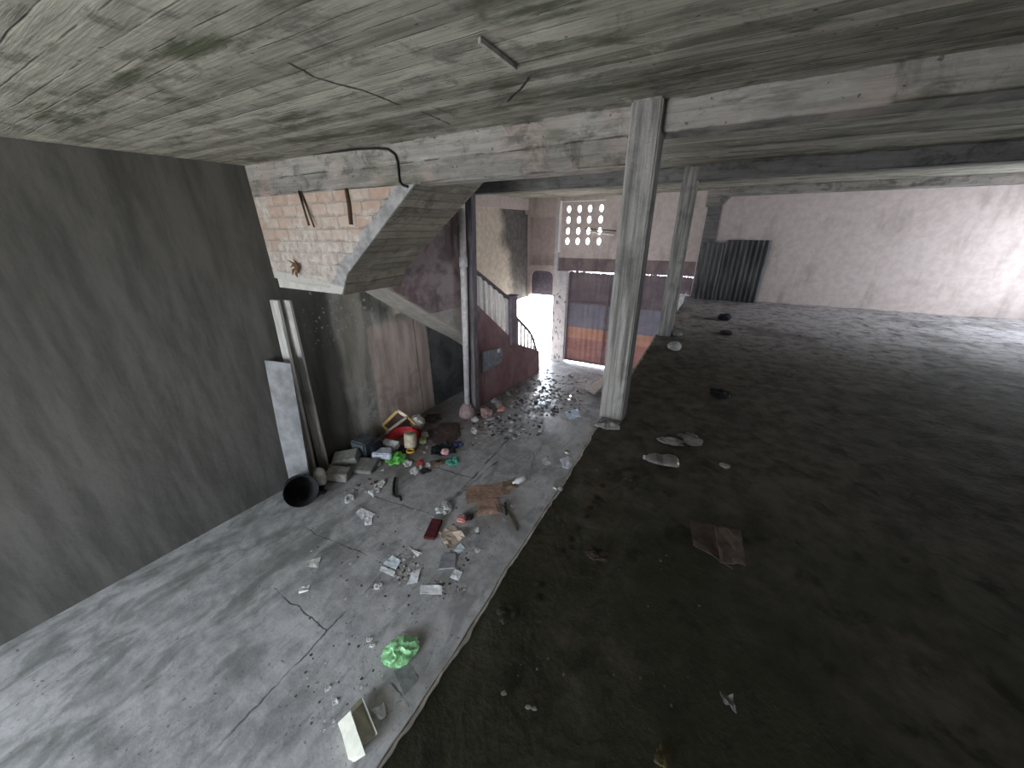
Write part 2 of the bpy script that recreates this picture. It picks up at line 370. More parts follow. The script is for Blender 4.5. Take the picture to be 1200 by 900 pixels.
def gate_mat(name, c1, c2, c3):
    t = NT(name); x, y, z = t.xyz(); n1 = t.noise(t.mp(t.pos, (1.2, 1, 3)), 1.6, 6, .65); n2 = t.noise(t.mp(t.pos, (6, 1, 1)), 3, 5)
    c = t.mix(t.rng(n1, .35, .65), c1, c2); c = t.mix(t.rng(n2, .52, .7, 0, .6), c, c3); t.bump(n2, .25, .01); return t.out(c, .6, .4)
M['gate_dark'] = gate_mat('dark_rusted_sheet', (.12, .085, .095), (.16, .12, .13), (.08, .058, .066))
M['gate_grey'] = gate_mat('flare_greyed_sheet', (.16, .145, .18), (.20, .18, .22), (.12, .105, .13))  # bluish lens flare over the gate, painted into its middle band
M['gate_orange'] = gate_mat('orange_rust_sheet', (.42, .19, .125), (.47, .25, .18), (.33, .165, .12))
M['gate_red'] = gate_mat('red_oxide_sheet', (.30, .13, .11), (.38, .19, .165), (.22, .09, .08))
def brick_mat():
    t = NT('old_brick'); x, y, z = t.xyz(); n1 = t.noise(t.pos, 2.3, 6, .6, .4); n2 = t.noise(t.pos, 11, 5, .6)
    wv = t.math('MULTIPLY', t.math('ADD', t.math('SUBTRACT', n2, .5), t.math('SUBTRACT', n1, .5)), .06)
    b = t.n('ShaderNodeTexBrick'); t.put(b.inputs['Vector'], t.comb(t.math('ADD', x, wv), t.math('ADD', z, t.math('MULTIPLY', wv, .7)), 0))
    b.inputs['Scale'].default_value = 1; b.inputs['Brick Width'].default_value = .29; b.inputs['Row Height'].default_value = .135
    b.inputs['Mortar Size'].default_value = .012; b.inputs['Mortar Smooth'].default_value = .4; b.inputs['Bias'].default_value = -.1
    b.inputs['Color1'].default_value = (.36, .235, .175, 1); b.inputs['Color2'].default_value = (.43, .34, .275, 1); b.inputs['Mortar'].default_value = (.30, .265, .23, 1)
    c = t.mix(t.rng(n2, .3, .7, 0, .5), b.outputs[0], (.42, .365, .31))
    c = t.mix(t.AND(t.rng(n1, .56, .66), t.rng(x, -3.9, -3.5), t.rng(z, 1.35, 1.6), .8), c, (.46, .19, .09))
    skim = t.rng(t.math('ADD', n1, t.rng(z, 1.75, 1.0, 0, .24)), .47, .62); c = t.mix(t.math('MULTIPLY', skim, .85), c, t.mix(t.rng(n2, .35, .65), (.33, .29, .25), (.50, .455, .41)))
    ln = t.math('SUBTRACT', z, t.math('MULTIPLY_ADD', x, .73, .98+.73*4.1))
    gp = t.rng(t.math('ADD', ln, t.math('MULTIPLY', t.math('SUBTRACT', n1, .5), .45)), .16, .21, 1, 0)
    c = t.mix(gp, c, t.mix(t.rng(n2, .35, .65), (.20, .195, .19), (.33, .32, .31)))
    lz = t.math('ADD', z, t.math('MULTIPLY', t.math('ADD', x, 4.1), .1)); lip = t.rng(lz, .94, .97, 1, 0); c = t.mix(lip, c, (.44, .42, .385))
    t.bump(t.math('ADD', t.math('MULTIPLY', b.outputs[1], t.math('SUBTRACT', gp, 1)), t.math('MULTIPLY', n2, .8)), .7, .03)
    return t.out(c, .92)
M['brick'] = brick_mat()
M['render_grey'] = plain('grey_render', (.46, .44, .40), .9, .15, 6)
M['white_paint'] = plain('chalky_white_paint', (.82, .79, .78), .7, .08, 8)
M['rail'] = plain('dark_handrail_paint', (.11, .085, .095), .6)
M['newel'] = plain('mauve_newel_plaster', (.22, .18, .21), .85, .2, 6)
M['pipe'] = plain('grey_painted_pipe', (.50, .47, .465), .6, .2, 9)
M['ground'] = plain('sunlit_ground', (.72, .70, .66), .9, .06, 2)
M['wood_grey'] = column_mat('weathered_timber', (.34, .32, .295), (.60, .575, .54))
M['black'] = plain('black_plastic', (.012, .012, .013), .75)
M['cable'] = plain('black_cable_sheath', (.012, .011, .01), .6)
M['iron'] = plain('rusty_iron', (.06, .035, .022), .8)
def corr_mat():
    t = NT('weathered_corrugated_iron'); n = t.noise(t.mp(t.pos, (3, 3, .7)), 2, 5); t.bump(n, .2, .01)
    return t.out(t.mix(t.rng(n, .35, .65), (.045, .045, .045), (.12, .118, .115)), .7, .4)
M['corr'] = corr_mat()

# ---------------------------------------------------------------- structure
mb = MB(); mb.box(-6.4, -.72, NEAR_Y-.3, YB+.2, ZL-.15, ZL); struct('floor', mb, M['floor'])
mb = MB(); mb.box(-30, 12, YB+.2, 45, ZL-.2, ZL-.03); mb.box(-30, -6.4, -20, YB+.2, ZL-.2, ZL-.03); mb.box(-30, 12, -20, NEAR_Y-.3, ZL-.2, ZL-.03)
struct('ground_outside', mb, M['ground'])
# raised floor: uneven earth over a slab with a broken pale edge
P = []; NX, NY = 110, 280
for i in range(NX+1):
    row = []
    for j in range(NY+1):
        yy = NEAR_Y + (YB-NEAR_Y)*j/NY
        u = i/NX; e = -.655 + .012*noise.noise(Vector((yy*5, 3, 0))) + .02*noise.noise(Vector((yy*1.3, 8, 0)))
        xx = e + (5.6-e)*u**1.5
        z = .012*noise.noise(Vector((xx*3, yy*3, 1))) + .008*noise.noise(Vector((xx*9, yy*9, 5)))
        z = (z-.006)*min(1, (xx-e)/.06)
        row.append((xx, yy, z))
    P.append(row)
mb = MB(); mb.quadgrid(P)
lip = [P[0][j] for j in range(NY+1)]
mb.quadgrid([lip, [(p[0]+.012, p[1], -.2) for p in lip]])
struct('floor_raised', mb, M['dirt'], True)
mb = MB(); rows = []
for j in range(NY*3+1):
    yy = NEAR_Y+(YB-NEAR_Y)*j/NY/3; jj = min(NY-1, j//3); t_ = j/3-jj; ex = P[0][jj][0]*(1-t_)+P[0][jj+1][0]*t_
    wv = .016+.012*noise.noise(Vector((yy*6, 1, 4)))+.01*noise.noise(Vector((yy*21, 2, 4)))
    rows.append([(ex-.006, yy, -.03), (ex-.005, yy, -.002), (ex+max(.002, wv), yy, .002), (ex+max(.004, wv)+.004, yy, -.02)])
mb.quadgrid(rows); struct('trim_10', mb, plain('pale_broken_edge', (.52, .485, .44), .9, .3, 12))
mb = MB(); mb.box(-.64, -.5, NEAR_Y, YB, ZL, -.19); struct('wall_platform', mb, M['greywall'])
mb = MB(); mb.box(-6.4, 5.9, NEAR_Y-.3, YB+.4, ZC, ZC+.25); struct('ceiling', mb, M['ceiling'])
mb = MB(); mb.box(-5.7, -.6, 2.97, 3.2, 2.0, ZC); mb.box(-.6, 5.6, 2.97, 3.2, 2.18, ZC); struct('trim_1', mb, M['beam'])
mb = MB(); mb.box(-5.5, 5.6, 6.03, 6.25, 2.18, ZC); struct('trim_2', mb, M['beam_dark'])
mb = MB()
A = lambda y, x, z: (x, y, z)
mb.prism([A(3.2, WX(3.2)-.02, 2.08), A(3.2, WX(3.2)+.1, 2.08), A(3.2, WX(3.2)+.1, ZC), A(3.2, WX(3.2)-.02, ZC)],
         [A(YB, WX(YB)-.02, 2.08), A(YB, WX(YB)+.1, 2.08), A(YB, WX(YB)+.1, ZC), A(YB, WX(YB)-.02, ZC)])
struct('trim_3', mb, M['pink'])
mb = MB(); mb.box(-.42, 5.6, 9.65, YB, 2.22, ZC); mb.prism([(-.46, 9.6, 2.02), (-.16, 9.6, 2.02), (.0, 9.6, 2.22), (.0, 9.6, ZC), (-.46, 9.6, ZC)], [(-.46, YB, 2.02), (-.16, YB, 2.02), (.0, YB, 2.22), (.0, YB, ZC), (-.46, YB, ZC)])
struct('trim_4', mb, M['beam'])
# left wall with a side opening by the corner
def wl(y0, y1, z0, z1):
    a = [(WX(y0), y0, z0), (WX(y1), y1, z0), (WX(y1), y1, z1), (WX(y0), y0, z1)]
    mb.prism(a, [(p[0]-.25, p[1], p[2]) for p in a])
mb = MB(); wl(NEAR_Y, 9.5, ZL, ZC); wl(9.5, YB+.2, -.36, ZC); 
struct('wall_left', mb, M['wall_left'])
mb = MB()
mb.box(-6.4, OPN[0], NEAR_Y-.25, NEAR_Y, ZL, ZC); mb.box(OPN[1], 5.8, NEAR_Y-.25, NEAR_Y, ZL, ZC); mb.box(OPN[0], OPN[1], NEAR_Y-.25, NEAR_Y, OPN[3], ZC)
struct('wall_near', mb, M['greywall'])
mb = MB(); mb.box(5.5, 5.75, NEAR_Y, OPR[0], -.2, ZC); mb.box(5.5, 5.75, OPR[1], YB+.2, -.2, ZC); mb.box(5.5, 5.75, OPR[0], OPR[1], -.2, OPR[2]); mb.box(5.5, 5.75, OPR[0], OPR[1], OPR[3], ZC)
struct('wall_right', mb, M['greywall'])
# far wall
DX0, DX1 = -4.97, -4.14
mb = MB(); b = mb.box
b(-5.35, DX0, YB, YB+.22, -.36, ZC)
b(DX0, DX1, YB, YB+.22, 1.9, ZC); b(DX0, DX1, YB, YB+.22, .47, .60)
b(-4.04, -.45, YB, YB+.22, .83, .97); b(-2.8, -.45, YB, YB+.22, .97, 2.24); b(-4.04, -.45, YB, YB+.22, 2.24, ZC)
b(-.45, 5.6, YB, YB+.22, -.2, ZC)
# arched head over the doorway
N = 14; cxm = (DX0+DX1)/2; hw = (DX1-DX0)/2-.05
arc = [(cxm + hw*(1 if abs(math.cos(k*PI/N)) > .999 else abs(math.cos(k*PI/N))**.55)*(1 if k*2 <= N else -1), .18+.26*abs(math.sin(k*PI/N))**.6) for k in range(N+1)]
for k in range(N):
    (xa, za), (xb, zb) = arc[k], arc[k+1]
    mb.prism([(xa, YB, za), (xb, YB, zb), (xb, YB, .48), (xa, YB, .48)], [(xa, YB+.2, za), (xb, YB+.2, zb), (xb, YB+.2, .48), (xa, YB+.2, .48)])
b(DX0, cxm-hw, YB, YB+.2, -.28, .48); b(cxm+hw, DX1, YB, YB+.2, -.28, .48)
struct('wall_far', mb, M['pink'])
mb = MB(); mb.box(DX0, DX1, YB+.07, YB+.2, .58, 1.92); struct('wall_far_recess', mb, M['recess'])
mb = MB(); mb.box(DX0, DX1, YB+.09, YB+.17, -.28, .5); struct('trim_5', mb, M['transom'])
mb = MB(); mb.box(DX1, -3.73, YB-.07, YB+.25, ZL, .47); mb.box(DX1, -4.04, YB-.07, YB+.25, .47, ZC); struct('wall_far_pilaster', mb, M['pilaster'])
mb = MB(); mb.box(-4.04, -.45, YB+.03, YB+.2, .47, .83); struct('trim_6', mb, M['header'])
mb = MB(); mb.box(-5.05, -4.06, YB-.14, YB+.02, 1.97, ZC); struct('trim_7', mb, M['pink'])
mb = MB(); mb.box(-.42, -.14, YB-.17, YB+.02, 0, 2.05); struct('trim_8', mb, M['beam_dark'])
mb = MB(); mb.box(-4.035, -3.995, YB-.09, YB, .97, 2.28); mb.box(-3.995, -2.8, YB-.03, YB, 2.245, 2.27); struct('trim_9', mb, M['white_paint'])
# screen-block vent, four rows of four oval holes
xs = [-3.92, -3.595, -3.335, -3.07, -2.88]; cxs = [at(a, 262, Y=YB).x for a in (665.8, 678, 690, 703.3)]; czs = [at(684, a, Y=YB).z for a in (244.7, 257.5, 270.8, 282.8)]
mb = MB(); K = 20
bx = [-3.73+.0] ; gx = [cxs[0]-.13] + [(cxs[i]+cxs[i+1])/2 for i in range(3)] + [-2.88]
gz = [2.22] + [(czs[i]+czs[i+1])/2 for i in range(3)] + [.97]
gx[0] = -4.04; gx[4] = -2.8; gz[0] = 2.24
for i in range(4):
    for j in range(4):
        x0, x1, z1, z0 = gx[i], gx[i+1], gz[j], gz[j+1]; cx, cz = cxs[i], czs[j]
        out, inn = [], []
        angs = sorted([2*PI*(k+.5)/(K-4) for k in range(K-4)] + [math.atan2(zc-cz, xc-cx) % (2*PI) for xc in (x0, x1) for zc in (z0, z1)])
        for a in angs:
            c_, s_ = math.cos(a), math.sin(a)
            tt = min((x1-cx)/c_ if c_ > 0 else (x0-cx)/c_, (z1-cz)/s_ if s_ > 0 else (z0-cz)/s_)
            out.append((cx+c_*tt, cz+s_*tt)); inn.append((cx+.056*c_, cz+.088*s_))
        for dy0, dy1 in ((0, .09),):
            V = [[mb.b.verts.new((p[0], YB+d, p[1])) for p in L] for L, d in ((out, 0), (inn, 0), (inn, .09), (out, .09))]
            for q in range(4):
                for k in range(K): mb.b.faces.new((V[q][k], V[q][(k+1) % K], V[(q+1) % 4][(k+1) % K], V[(q+1) % 4][k]))
struct('window_1', mb, M['pink'])

# ---------------------------------------------------------------- columns
def column(x, y, wd, dp, top, label):
    mb = MB(); mb.box(-wd/2, wd/2, -dp/2, dp/2, 0, top, bev=.012)
    o = mb.build('concrete_column', M['column']); o.location = (x, y, -.012)
    return tag(o, label, 'column', 'columns along the platform edge')
column(-.585, 2.985, .2, .22, ZC+.012, 'grey board-marked concrete column standing nearest, at the platform edge')
column(-.535, 6.13, .2, .22, ZC+.012, 'farther grey concrete column with a white stone at its foot')

# ---------------------------------------------------------------- brick infill, landing, stairs
sl = lambda x: .98+.73*(x+4.1)
mb = MB()
a = [(-5.52, 2.972, .985), (-4.1, 2.972, .85), (-3.93, 2.972, sl(-3.93)), (-2.68, 2.972, sl(-2.68)), (-2.68, 2.972, 2.02), (-5.52, 2.972, 2.02)]
mb.prism(a, [(p[0], 2.99, p[2]) for p in a]); struct('wall_brick_infill', mb, M['brick'])

st = empty('staircase', (-4.9, 6.0, ZL), 'concrete staircase with maroon side, rising from the far doorway and turning up through the ceiling', 'staircase')
mb = MB(); mb.box(-5.48, -4.1, 2.995, 4.0, .85, .985); local(st, mb).build('landing', M['render_grey'], st)
mb = MB()
xt = -2.2
prof = [(-4.1, .96)] + [(-4.1, .84), (-3.95, sl(-3.95)), (xt, sl(xt)), (xt, sl(xt)+.25)]
nst = 9
for k in range(nst, 0, -1):
    xk = -4.1 + (xt+4.1)*k/nst; xp = -4.1 + (xt+4.1)*(k-1)/nst; zt = min(ZC-.01, sl(xk)+.25)
    prof += [(xk, zt), (xp, zt)] if k < nst else [(xp, zt)]
mb.prism([(p[0], 2.995, p[1]) for p in prof], [(p[0], 4.0, p[1]) for p in prof])
local(st, mb).build('upper_flight', M['soffit'], st)
prof = [(9.1, ZL), (8.6, ZL), (6.5, -.78), (5.76, -.33), (5.03, .15), (4.2, .73), (4.2, .96)]
n2 = 5
for k in range(n2): prof += [(4.2+.8*(k+1)/n2-.0, .96-.76*k/n2), (4.2+.8*(k+1)/n2, .96-.76*(k+1)/n2)]
n1 = 14
for k in range(n1): prof += [(6.2+2.9*(k+.0)/n1, .2-2.5*k/n1), (6.2+2.9*(k+.0)/n1, .2-2.5*(k+1)/n1)] if k else [(6.2, .2), (6.2, .2-2.5/n1)]
pp = []
for q in prof:
    if not pp or (abs(pp[-1][0]-q[0])+abs(pp[-1][1]-q[1])) > 1e-4: pp.append(q)
mb = MB(); mb.prism([(SX(y)-.08, y, z) for y, z in pp[:-1]], [(WX(y)+.0, y, z) for y, z in pp[:-1]])
local(st, mb).build('lower_flight', M['soffit_smooth'], st)
def side(poly, th=.08):
    mb = MB(); mb.prism([(SX(y), y, z) for y, z in poly], [(SX(y)-th, y, z) for y, z in poly]); return local(st, mb)
side([(5.9, ZL), (9.02, ZL), (8.97, -1.65), (8.45, -1.42), (7.95, -1.2), (7.6, -.95), (6.26, .17), (5.9, .19)]).build('side_wall', M['maroon'], st)
side([(4.06, .8), (4.2, .74), (5.03, .17), (5.9, .16), (5.9, 2.2), (4.06, 2.2)]).build('upper_infill', M['maroon'], st)
# grey panel on the side wall
pc = [on_stair(*p) for p in ((564, 412), (587.5, 407.5), (587, 424), (563.5, 437))]
mb = MB(); mb.prism([(p.x+.002, p.y, p.z) for p in pc], [(p.x+.03, p.y, p.z) for p in pc])
po = local(st, mb).build('side_panel', M['gate_grey'], st); po['label'] = 'grey-blue rectangular panel'
po.data.materials[0] = plain('grey_blue_panel', (.20, .22, .25), .6)
q = on_stair(583, 410.5); mb = MB(); mb.box(-.0, .02, -.05, .05, -.05, .04); tb = mb.build('panel_tab', col((.7, .7, .7), .5), po); tb.location = Vector((q.x+.025, q.y, q.z))-Vector(st.location)
# newel, rails, balusters
nb = on_stair(601.5, 400)
mb = MB(); mb.box(nb.x-.16, nb.x+.03, 7.52, 7.84, -1.1, .07, bev=.015); mb.box(nb.x-.18, nb.x+.05, 7.5, 7.86, .07, .12, bev=.01)
local(st, mb).build('newel_post', M['newel'], st)
def rail(pix, r=.045):
    pts = [on_stair(*p) + Vector((-.04, 0, 0)) for p in pix]; mb = MB(); mb.tube(pts, r, 10); local(st, mb).build('handrail', M['rail'], st); return pts
r1 = rail([(555, 314.5), (576, 332), (597, 349.5)])
r2 = rail([(606, 371.5), (615, 381), (622.5, 389.5), (626.5, 398), (629.5, 409), (631, 421)], .035)
def balus(tops, bots, w_):
    for tp, bt in zip(tops, bots):
        a = on_stair(*tp) + Vector((-.04, 0, 0)); b_ = on_stair(*bt) + Vector((-.04, 0, -.03))
        b_.y = a.y; b_.x = a.x
        mb = MB(); mb.box(a.x-.03, a.x+.02, a.y-w_/2, a.y+w_/2, b_.z, a.z-.01); local(st, mb).build('baluster', M['white_paint'], st)
lerp = lambda a, b, t: tuple(a[i]+(b[i]-a[i])*t for i in range(2))
balus([lerp((558, 318), (595, 349), k/6) for k in range(7)], [lerp((560, 359), (597, 394), k/6) for k in range(7)], .105)
balus([(608.5, 375), (612.5, 379.5), (616.5, 384), (620.5, 389), (624, 395), (627, 404)], [(608.5, 404), (612.5, 408), (616.5, 411), (620.5, 414), (624, 417), (627, 420)], .05)

# ---------------------------------------------------------------- pipe and post beside the stairs
pb = at(548, 486, Z=ZL); ptp = at(541, 244, Y=5.75)
pr_ = empty('drain_pipe', pb, 'pale grey vertical drain pipe in front of the maroon stair wall', 'pipe')
ax = (ptp-pb)
mb = MB(); mb.tube([pb+ax*.06, ptp], .062, 14); local(pr_, mb).build('pipe_shaft', M['pipe'], pr_, True)
mb = MB(); q = pb+ax*.785; mb.tube([q-Vector((0, 0, .09)), q+Vector((0, 0, .09))], .08, 14); local(pr_, mb).build('pipe_coupling', M['pipe'], pr_, True)
mb = MB(); mb.lathe([(.20, 0), (.19, .1), (.15, .2), (.08, .3), (.05, .31)], Matrix.Translation(pb), 14); local(pr_, mb).build('pipe_footing', plain('rosy_concrete_footing', (.28, .2, .195), .9), pr_, True)
q0, q1 = at(552, 484, Z=ZL), at(559.5, 484, Z=ZL); yp = q0.y
tL, tR = at(545.5, 243, Y=yp), at(552.8, 243, Y=yp)
mb = MB(); mb.prism([(q0.x, yp, ZL), (q1.x, yp, ZL), (q1.x, yp+.14, ZL), (q0.x, yp+.14, ZL)], [(tL.x, yp, 2.19), (tR.x, yp, 2.19), (tR.x, yp+.14, 2.19), (tL.x, yp+.14, 2.19)])
tag(recentre(mb.build('square_post', M['post'])), 'dark mauve square post standing just behind the pale drain pipe', 'post')

# ---------------------------------------------------------------- gate
GX0, GX1 = -3.72, -.44
g = empty('metal_gate', ((GX0+GX1)/2, YB+.08, ZL), 'wide sheet metal gate, dark above and orange-red below, in the far wall', 'gate')
def sheet(name, z0, z1, mat, teeth=False, y=.08):
    mb = MB(); n = 96; F, B_ = [], []
    for i in range(n+1):
        x = GX0+(GX1-GX0)*i/n; yy = YB+y+.006*math.sin(i*1.3)
        zt = z1 - (random.random()*.035+.004 if teeth and i % 2 else 0) - (.018 if teeth and -3.2 < x < -2.3 else 0)
        F.append([(x, yy, z0), (x, yy, zt)]); B_.append([(x, yy+.012, z0), (x, yy+.012, zt)])
    mb.quadgrid(F); mb.quadgrid(B_)
    mb.quadgrid([[f[1], k[1]] for f, k in zip(F, B_)]); mb.quadgrid([[f[0], k[0]] for f, k in zip(F, B_)])
    return local(g, mb).build(name, mat, g)
sheet('upper_sheet', -.42, .468, M['gate_dark'], True)
sheet('middle_sheet', -1.16, -.42, M['gate_grey'])
sheet('orange_sheet', -1.5, -1.16, M['gate_orange'])
sheet('lower_sheet', ZL+.06, -1.5, M['gate_red'])
for nm, zz in (('crossbar', -.42), ('bottom_rail', ZL+.08)):
    mb = MB(); mb.box(GX0, GX1, YB+.05, YB+.08, zz-.03, zz+.03); local(g, mb).build(nm, M['gate_dark'], g)
for xx in (GX0+.03, (GX0+GX1)/2-.45, GX1-.03):
    mb = MB(); mb.box(xx-.025, xx+.025, YB+.04, YB+.08, ZL+.06, .42); local(g, mb).build('upright', M['gate_dark'], g)

# ---------------------------------------------------------------- rods in the far vent, cable, rebars
def rod(name, pts, r, mat, label, cat, group=None):
    mb = MB(); mb.tube(pts, r, 8); return tag(recentre(mb.build(name, mat, None, True)), label, cat, group)
rod('metal_rod', [at(686, 268, Y=YB-.06), at(722, 270.5, Y=YB-.5)], .014, M['iron'], 'thin dark rod sticking out across the vent holes, the upper of two', 'rod')
rod('metal_rod', [at(690, 271, Y=YB-.05), at(719, 275.5, Y=YB-.35)], .022, col((.75, .73, .72), .4), 'pale rod below the dark one across the vent holes', 'rod')
ca = [at(p[0], p[1], Y=2.955) for p in ((330, 184), (347, 181.5), (385, 178.5), (420, 174.5), (440, 173.5), (455, 175), (463, 181), (466, 190), (467.5, 205), (468.5, 213), (472, 217), (478, 219))]
rod('electric_cable', ca, .011, M['cable'], 'black cable running along the beam and down its face above the bricks', 'cable')
rod('rebar', [at(350, 224, Y=2.96), at(362, 264, Y=2.9)], .012, M['iron'], 'left rusty bar of the crossed pair hanging over the bricks', 'rebar', 'bars hanging over the brick wall')
rod('rebar', [at(353, 224, Y=2.97), at(368, 266, Y=2.92)], .010, M['iron'], 'right rusty bar of the crossed pair hanging over the bricks', 'rebar', 'bars hanging over the brick wall')
rod('rebar', [at(406, 221, Y=2.965), at(409, 240, Y=2.955), at(411.5, 263, Y=2.96)], .022, M['iron'], 'thick brown bar standing alone against the middle of the bricks', 'rebar', 'bars hanging over the brick wall')
mb = MB()
for k in range(7):
    a = k*.9; p = at(348, 314, Y=2.93); mb.tube([p, p+Vector((math.cos(a)*(.05+.02*(k%3)), -.02, math.sin(a)*(.06+.02*(k%2)))), p+Vector((math.cos(a+.4)*(.08+.03*(k%3)), -.04, math.sin(a+.4)*.12))], [.014, .016, .003], 6)
tag(mb.build('dry_plant', plain('dry_brown_leaf', (.16, .08, .035), .8)), 'dry brown tuft growing from the lower left of the brick wall', 'plant')
pa = [at(p[0], p[1], Z=ZC-.004) for p in ((563, 42), (606, 76), (603, 79), (560, 45))]
mb = MB(); mb.prism(pa, [p-Vector((0, 0, .02)) for p in pa])
tag(recentre(mb.build('wood_batten', plain('grey_splintered_wood', (.3, .28, .24), .85))), 'short wooden batten stuck to the ceiling', 'batten')

# ---------------------------------------------------------------- boards leaning at the left
def board(name, bot, top, wd, th, mat, label, cat, group=None, face=(.35, -1, 0)):
    bot, top = Vector(bot), Vector(top); a = (top-bot); f = Vector(face).normalized(); s_ = a.cross(f).normalized(); f = s_.cross(a).normalized()
    mb = MB(); c = [(-wd/2, -th/2), (wd/2, -th/2), (wd/2, th/2), (-wd/2, th/2)]
    N_ = 8
    for k in range(N_):
        P0, P1 = bot+a*k/N_, bot+a*(k+1)/N_
        if k == 0: rows = []
        rows.append([P0+s_*u+f*v for u, v in c])
    rows.append([top+s_*u+f*v for u, v in c])
    V = [[mb.b.verts.new(p) for p in r] for r in rows]
    for i in range(N_):
        for j in range(4): mb.b.faces.new((V[i][j], V[i][(j+1) % 4], V[i+1][(j+1) % 4], V[i+1][j]))
    mb.b.faces.new(V[0]); mb.b.faces.new(V[-1])
    zmin = min(v.co.z for v in mb.b.verts)
    bmesh.ops.translate(mb.b, verts=mb.b.verts, vec=(0, 0, ZL-zmin))
    return tag(recentre(mb.build(name, mat)), label, cat, group)
board('timber_plank', at(381, 551, Z=ZL), at(334, 352, Y=2.93), .17, .04, M['wood_grey'], 'rightmost grey plank leaning up against the landing at the left', 'plank', 'planks leaning at the left')
board('timber_plank', at(368, 558, Z=ZL), at(322, 352, Y=2.80), .12, .05, M['wood_grey'], 'narrow grey plank leaning just left of the wider one', 'plank', 'planks leaning at the left')
board('wall_board', at(352, 570, Z=ZL), at(326, 425, Y=2.6), .42, .02, plain('pale_grey_board', (.21, .21, .212), .85, .3, 4), 'wide pale grey board behind the leaning planks', 'board')

# corrugated iron on the raised floor
def corrugated(x0, x1, y, h, label):
    mb = MB(); n = int((x1-x0)/.018); F, B_ = [], []
    for i in range(n+1):
        x = x0+(x1-x0)*i/n-(x0+x1)/2; d = .022*math.sin(x*2*PI/.1)
        F.append([(x, d, 0), (x, d+.05, h)]); B_.append([(x, d+.008, 0), (x, d+.058, h)])
    mb.quadgrid(F); mb.quadgrid(B_); mb.quadgrid([[a[1], c[1]] for a, c in zip(F, B_)])
    o = mb.build('corrugated_sheet', M['corr'], None, True); o.location = ((x0+x1)/2, y, -.01)
    return tag(o, label, 'corrugated sheet', 'corrugated iron sheets along the back wall')
corrugated(-.36, .07, 9.88, 1.28, 'narrow dark corrugated iron sheet beside the back pilaster')
corrugated(.10, .95, 9.9, 1.34, 'wider dark corrugated iron sheet to the right of the narrow one')

# ---------------------------------------------------------------- litter helpers
def flat(name, pix, c, label, cat, group=None, z=ZL, lift=.0, th=.004, curl=.012, mat=None, rough=.75):
    """a sheet lying on the floor; four corners given in the photograph, laid on the floor plane"""
    W = [at(p[0], p[1], Z=z) for p in pix]; n = 6; seed = random.random()*50
    T, B_ = [], []
    for i in range(n+1):
        rt, rb = [], []
        for j in range(n+1):
            u, v = i/n, j/n
            p = (W[0]*(1-u)+W[1]*u)*(1-v) + (W[3]*(1-u)+W[2]*u)*v
            k = curl*(max(0, noise.noise(Vector((u*2+seed, v*2, 0)))*1.6) + .9*max(0, abs(u-.5)*2-.55)*abs(noise.noise(Vector((v*2, seed, 0)))))
            rb.append(p+Vector((0, 0, lift+k))); rt.append(p+Vector((0, 0, lift+k+th)))
        T.append(rt); B_.append(rb)
    mb = MB(); mb.quadgrid(T); mb.quadgrid(B_)
    for a, c_ in ((T[0], B_[0]), (T[-1], B_[-1]), ([r[0] for r in T], [r[0] for r in B_]), ([r[-1] for r in T], [r[-1] for r in B_])): mb.quadgrid([a, c_])
    bmesh.ops.remove_doubles(mb.b, verts=mb.b.verts, dist=1e-5)
    o = mb.build(name, mat or col(c, rough), None, True)
    for p in o.data.polygons: p.use_smooth = False
    return tag(recentre(o), label, cat, group)
def sq(cx, cy, w_, h_, rot=0):               # four corners of a turned rectangle in the photograph
    r = math.radians(rot); return [(cx+a*w_/2*math.cos(r)-b_*h_/2*math.sin(r), cy+a*w_/2*math.sin(r)+b_*h_/2*math.cos(r)) for a, b_ in ((-1, -1), (1, -1), (1, 1), (-1, 1))]
def ground(px, py, z=ZL): p = at(px, py, Z=z); return p, mpp(p)
def lump(name, px, py, w_, h_, c, label, cat, group=None, z=ZL, hz=.5, rot=0, amp=.35, fr=1.6, ridge=False, mat=None, rough=.8, seed=None, sub=3):
    """w_, h_ = size in photo pixels; (px, py) = middle of its base"""
    p, s_ = ground(px, py, z); el = (EYE-p).normalized().z
    wd = w_*s_; dp = max(.4*wd, min(1.6*wd, h_*s_/max(.35, el))); ht = hz*wd
    mb = MB(); mb.lump((wd, dp, ht), seed if seed is not None else (px*.13+py*.7) % 41, sub, amp, fr, ridge)
    o = mb.build(name, mat or col(c, rough), None, False)
    o.location = p; d = p-EYE; o.rotation_euler.z = math.atan2(-d.x, d.y)+math.radians(rot)
    return tag(o, label, cat, group)
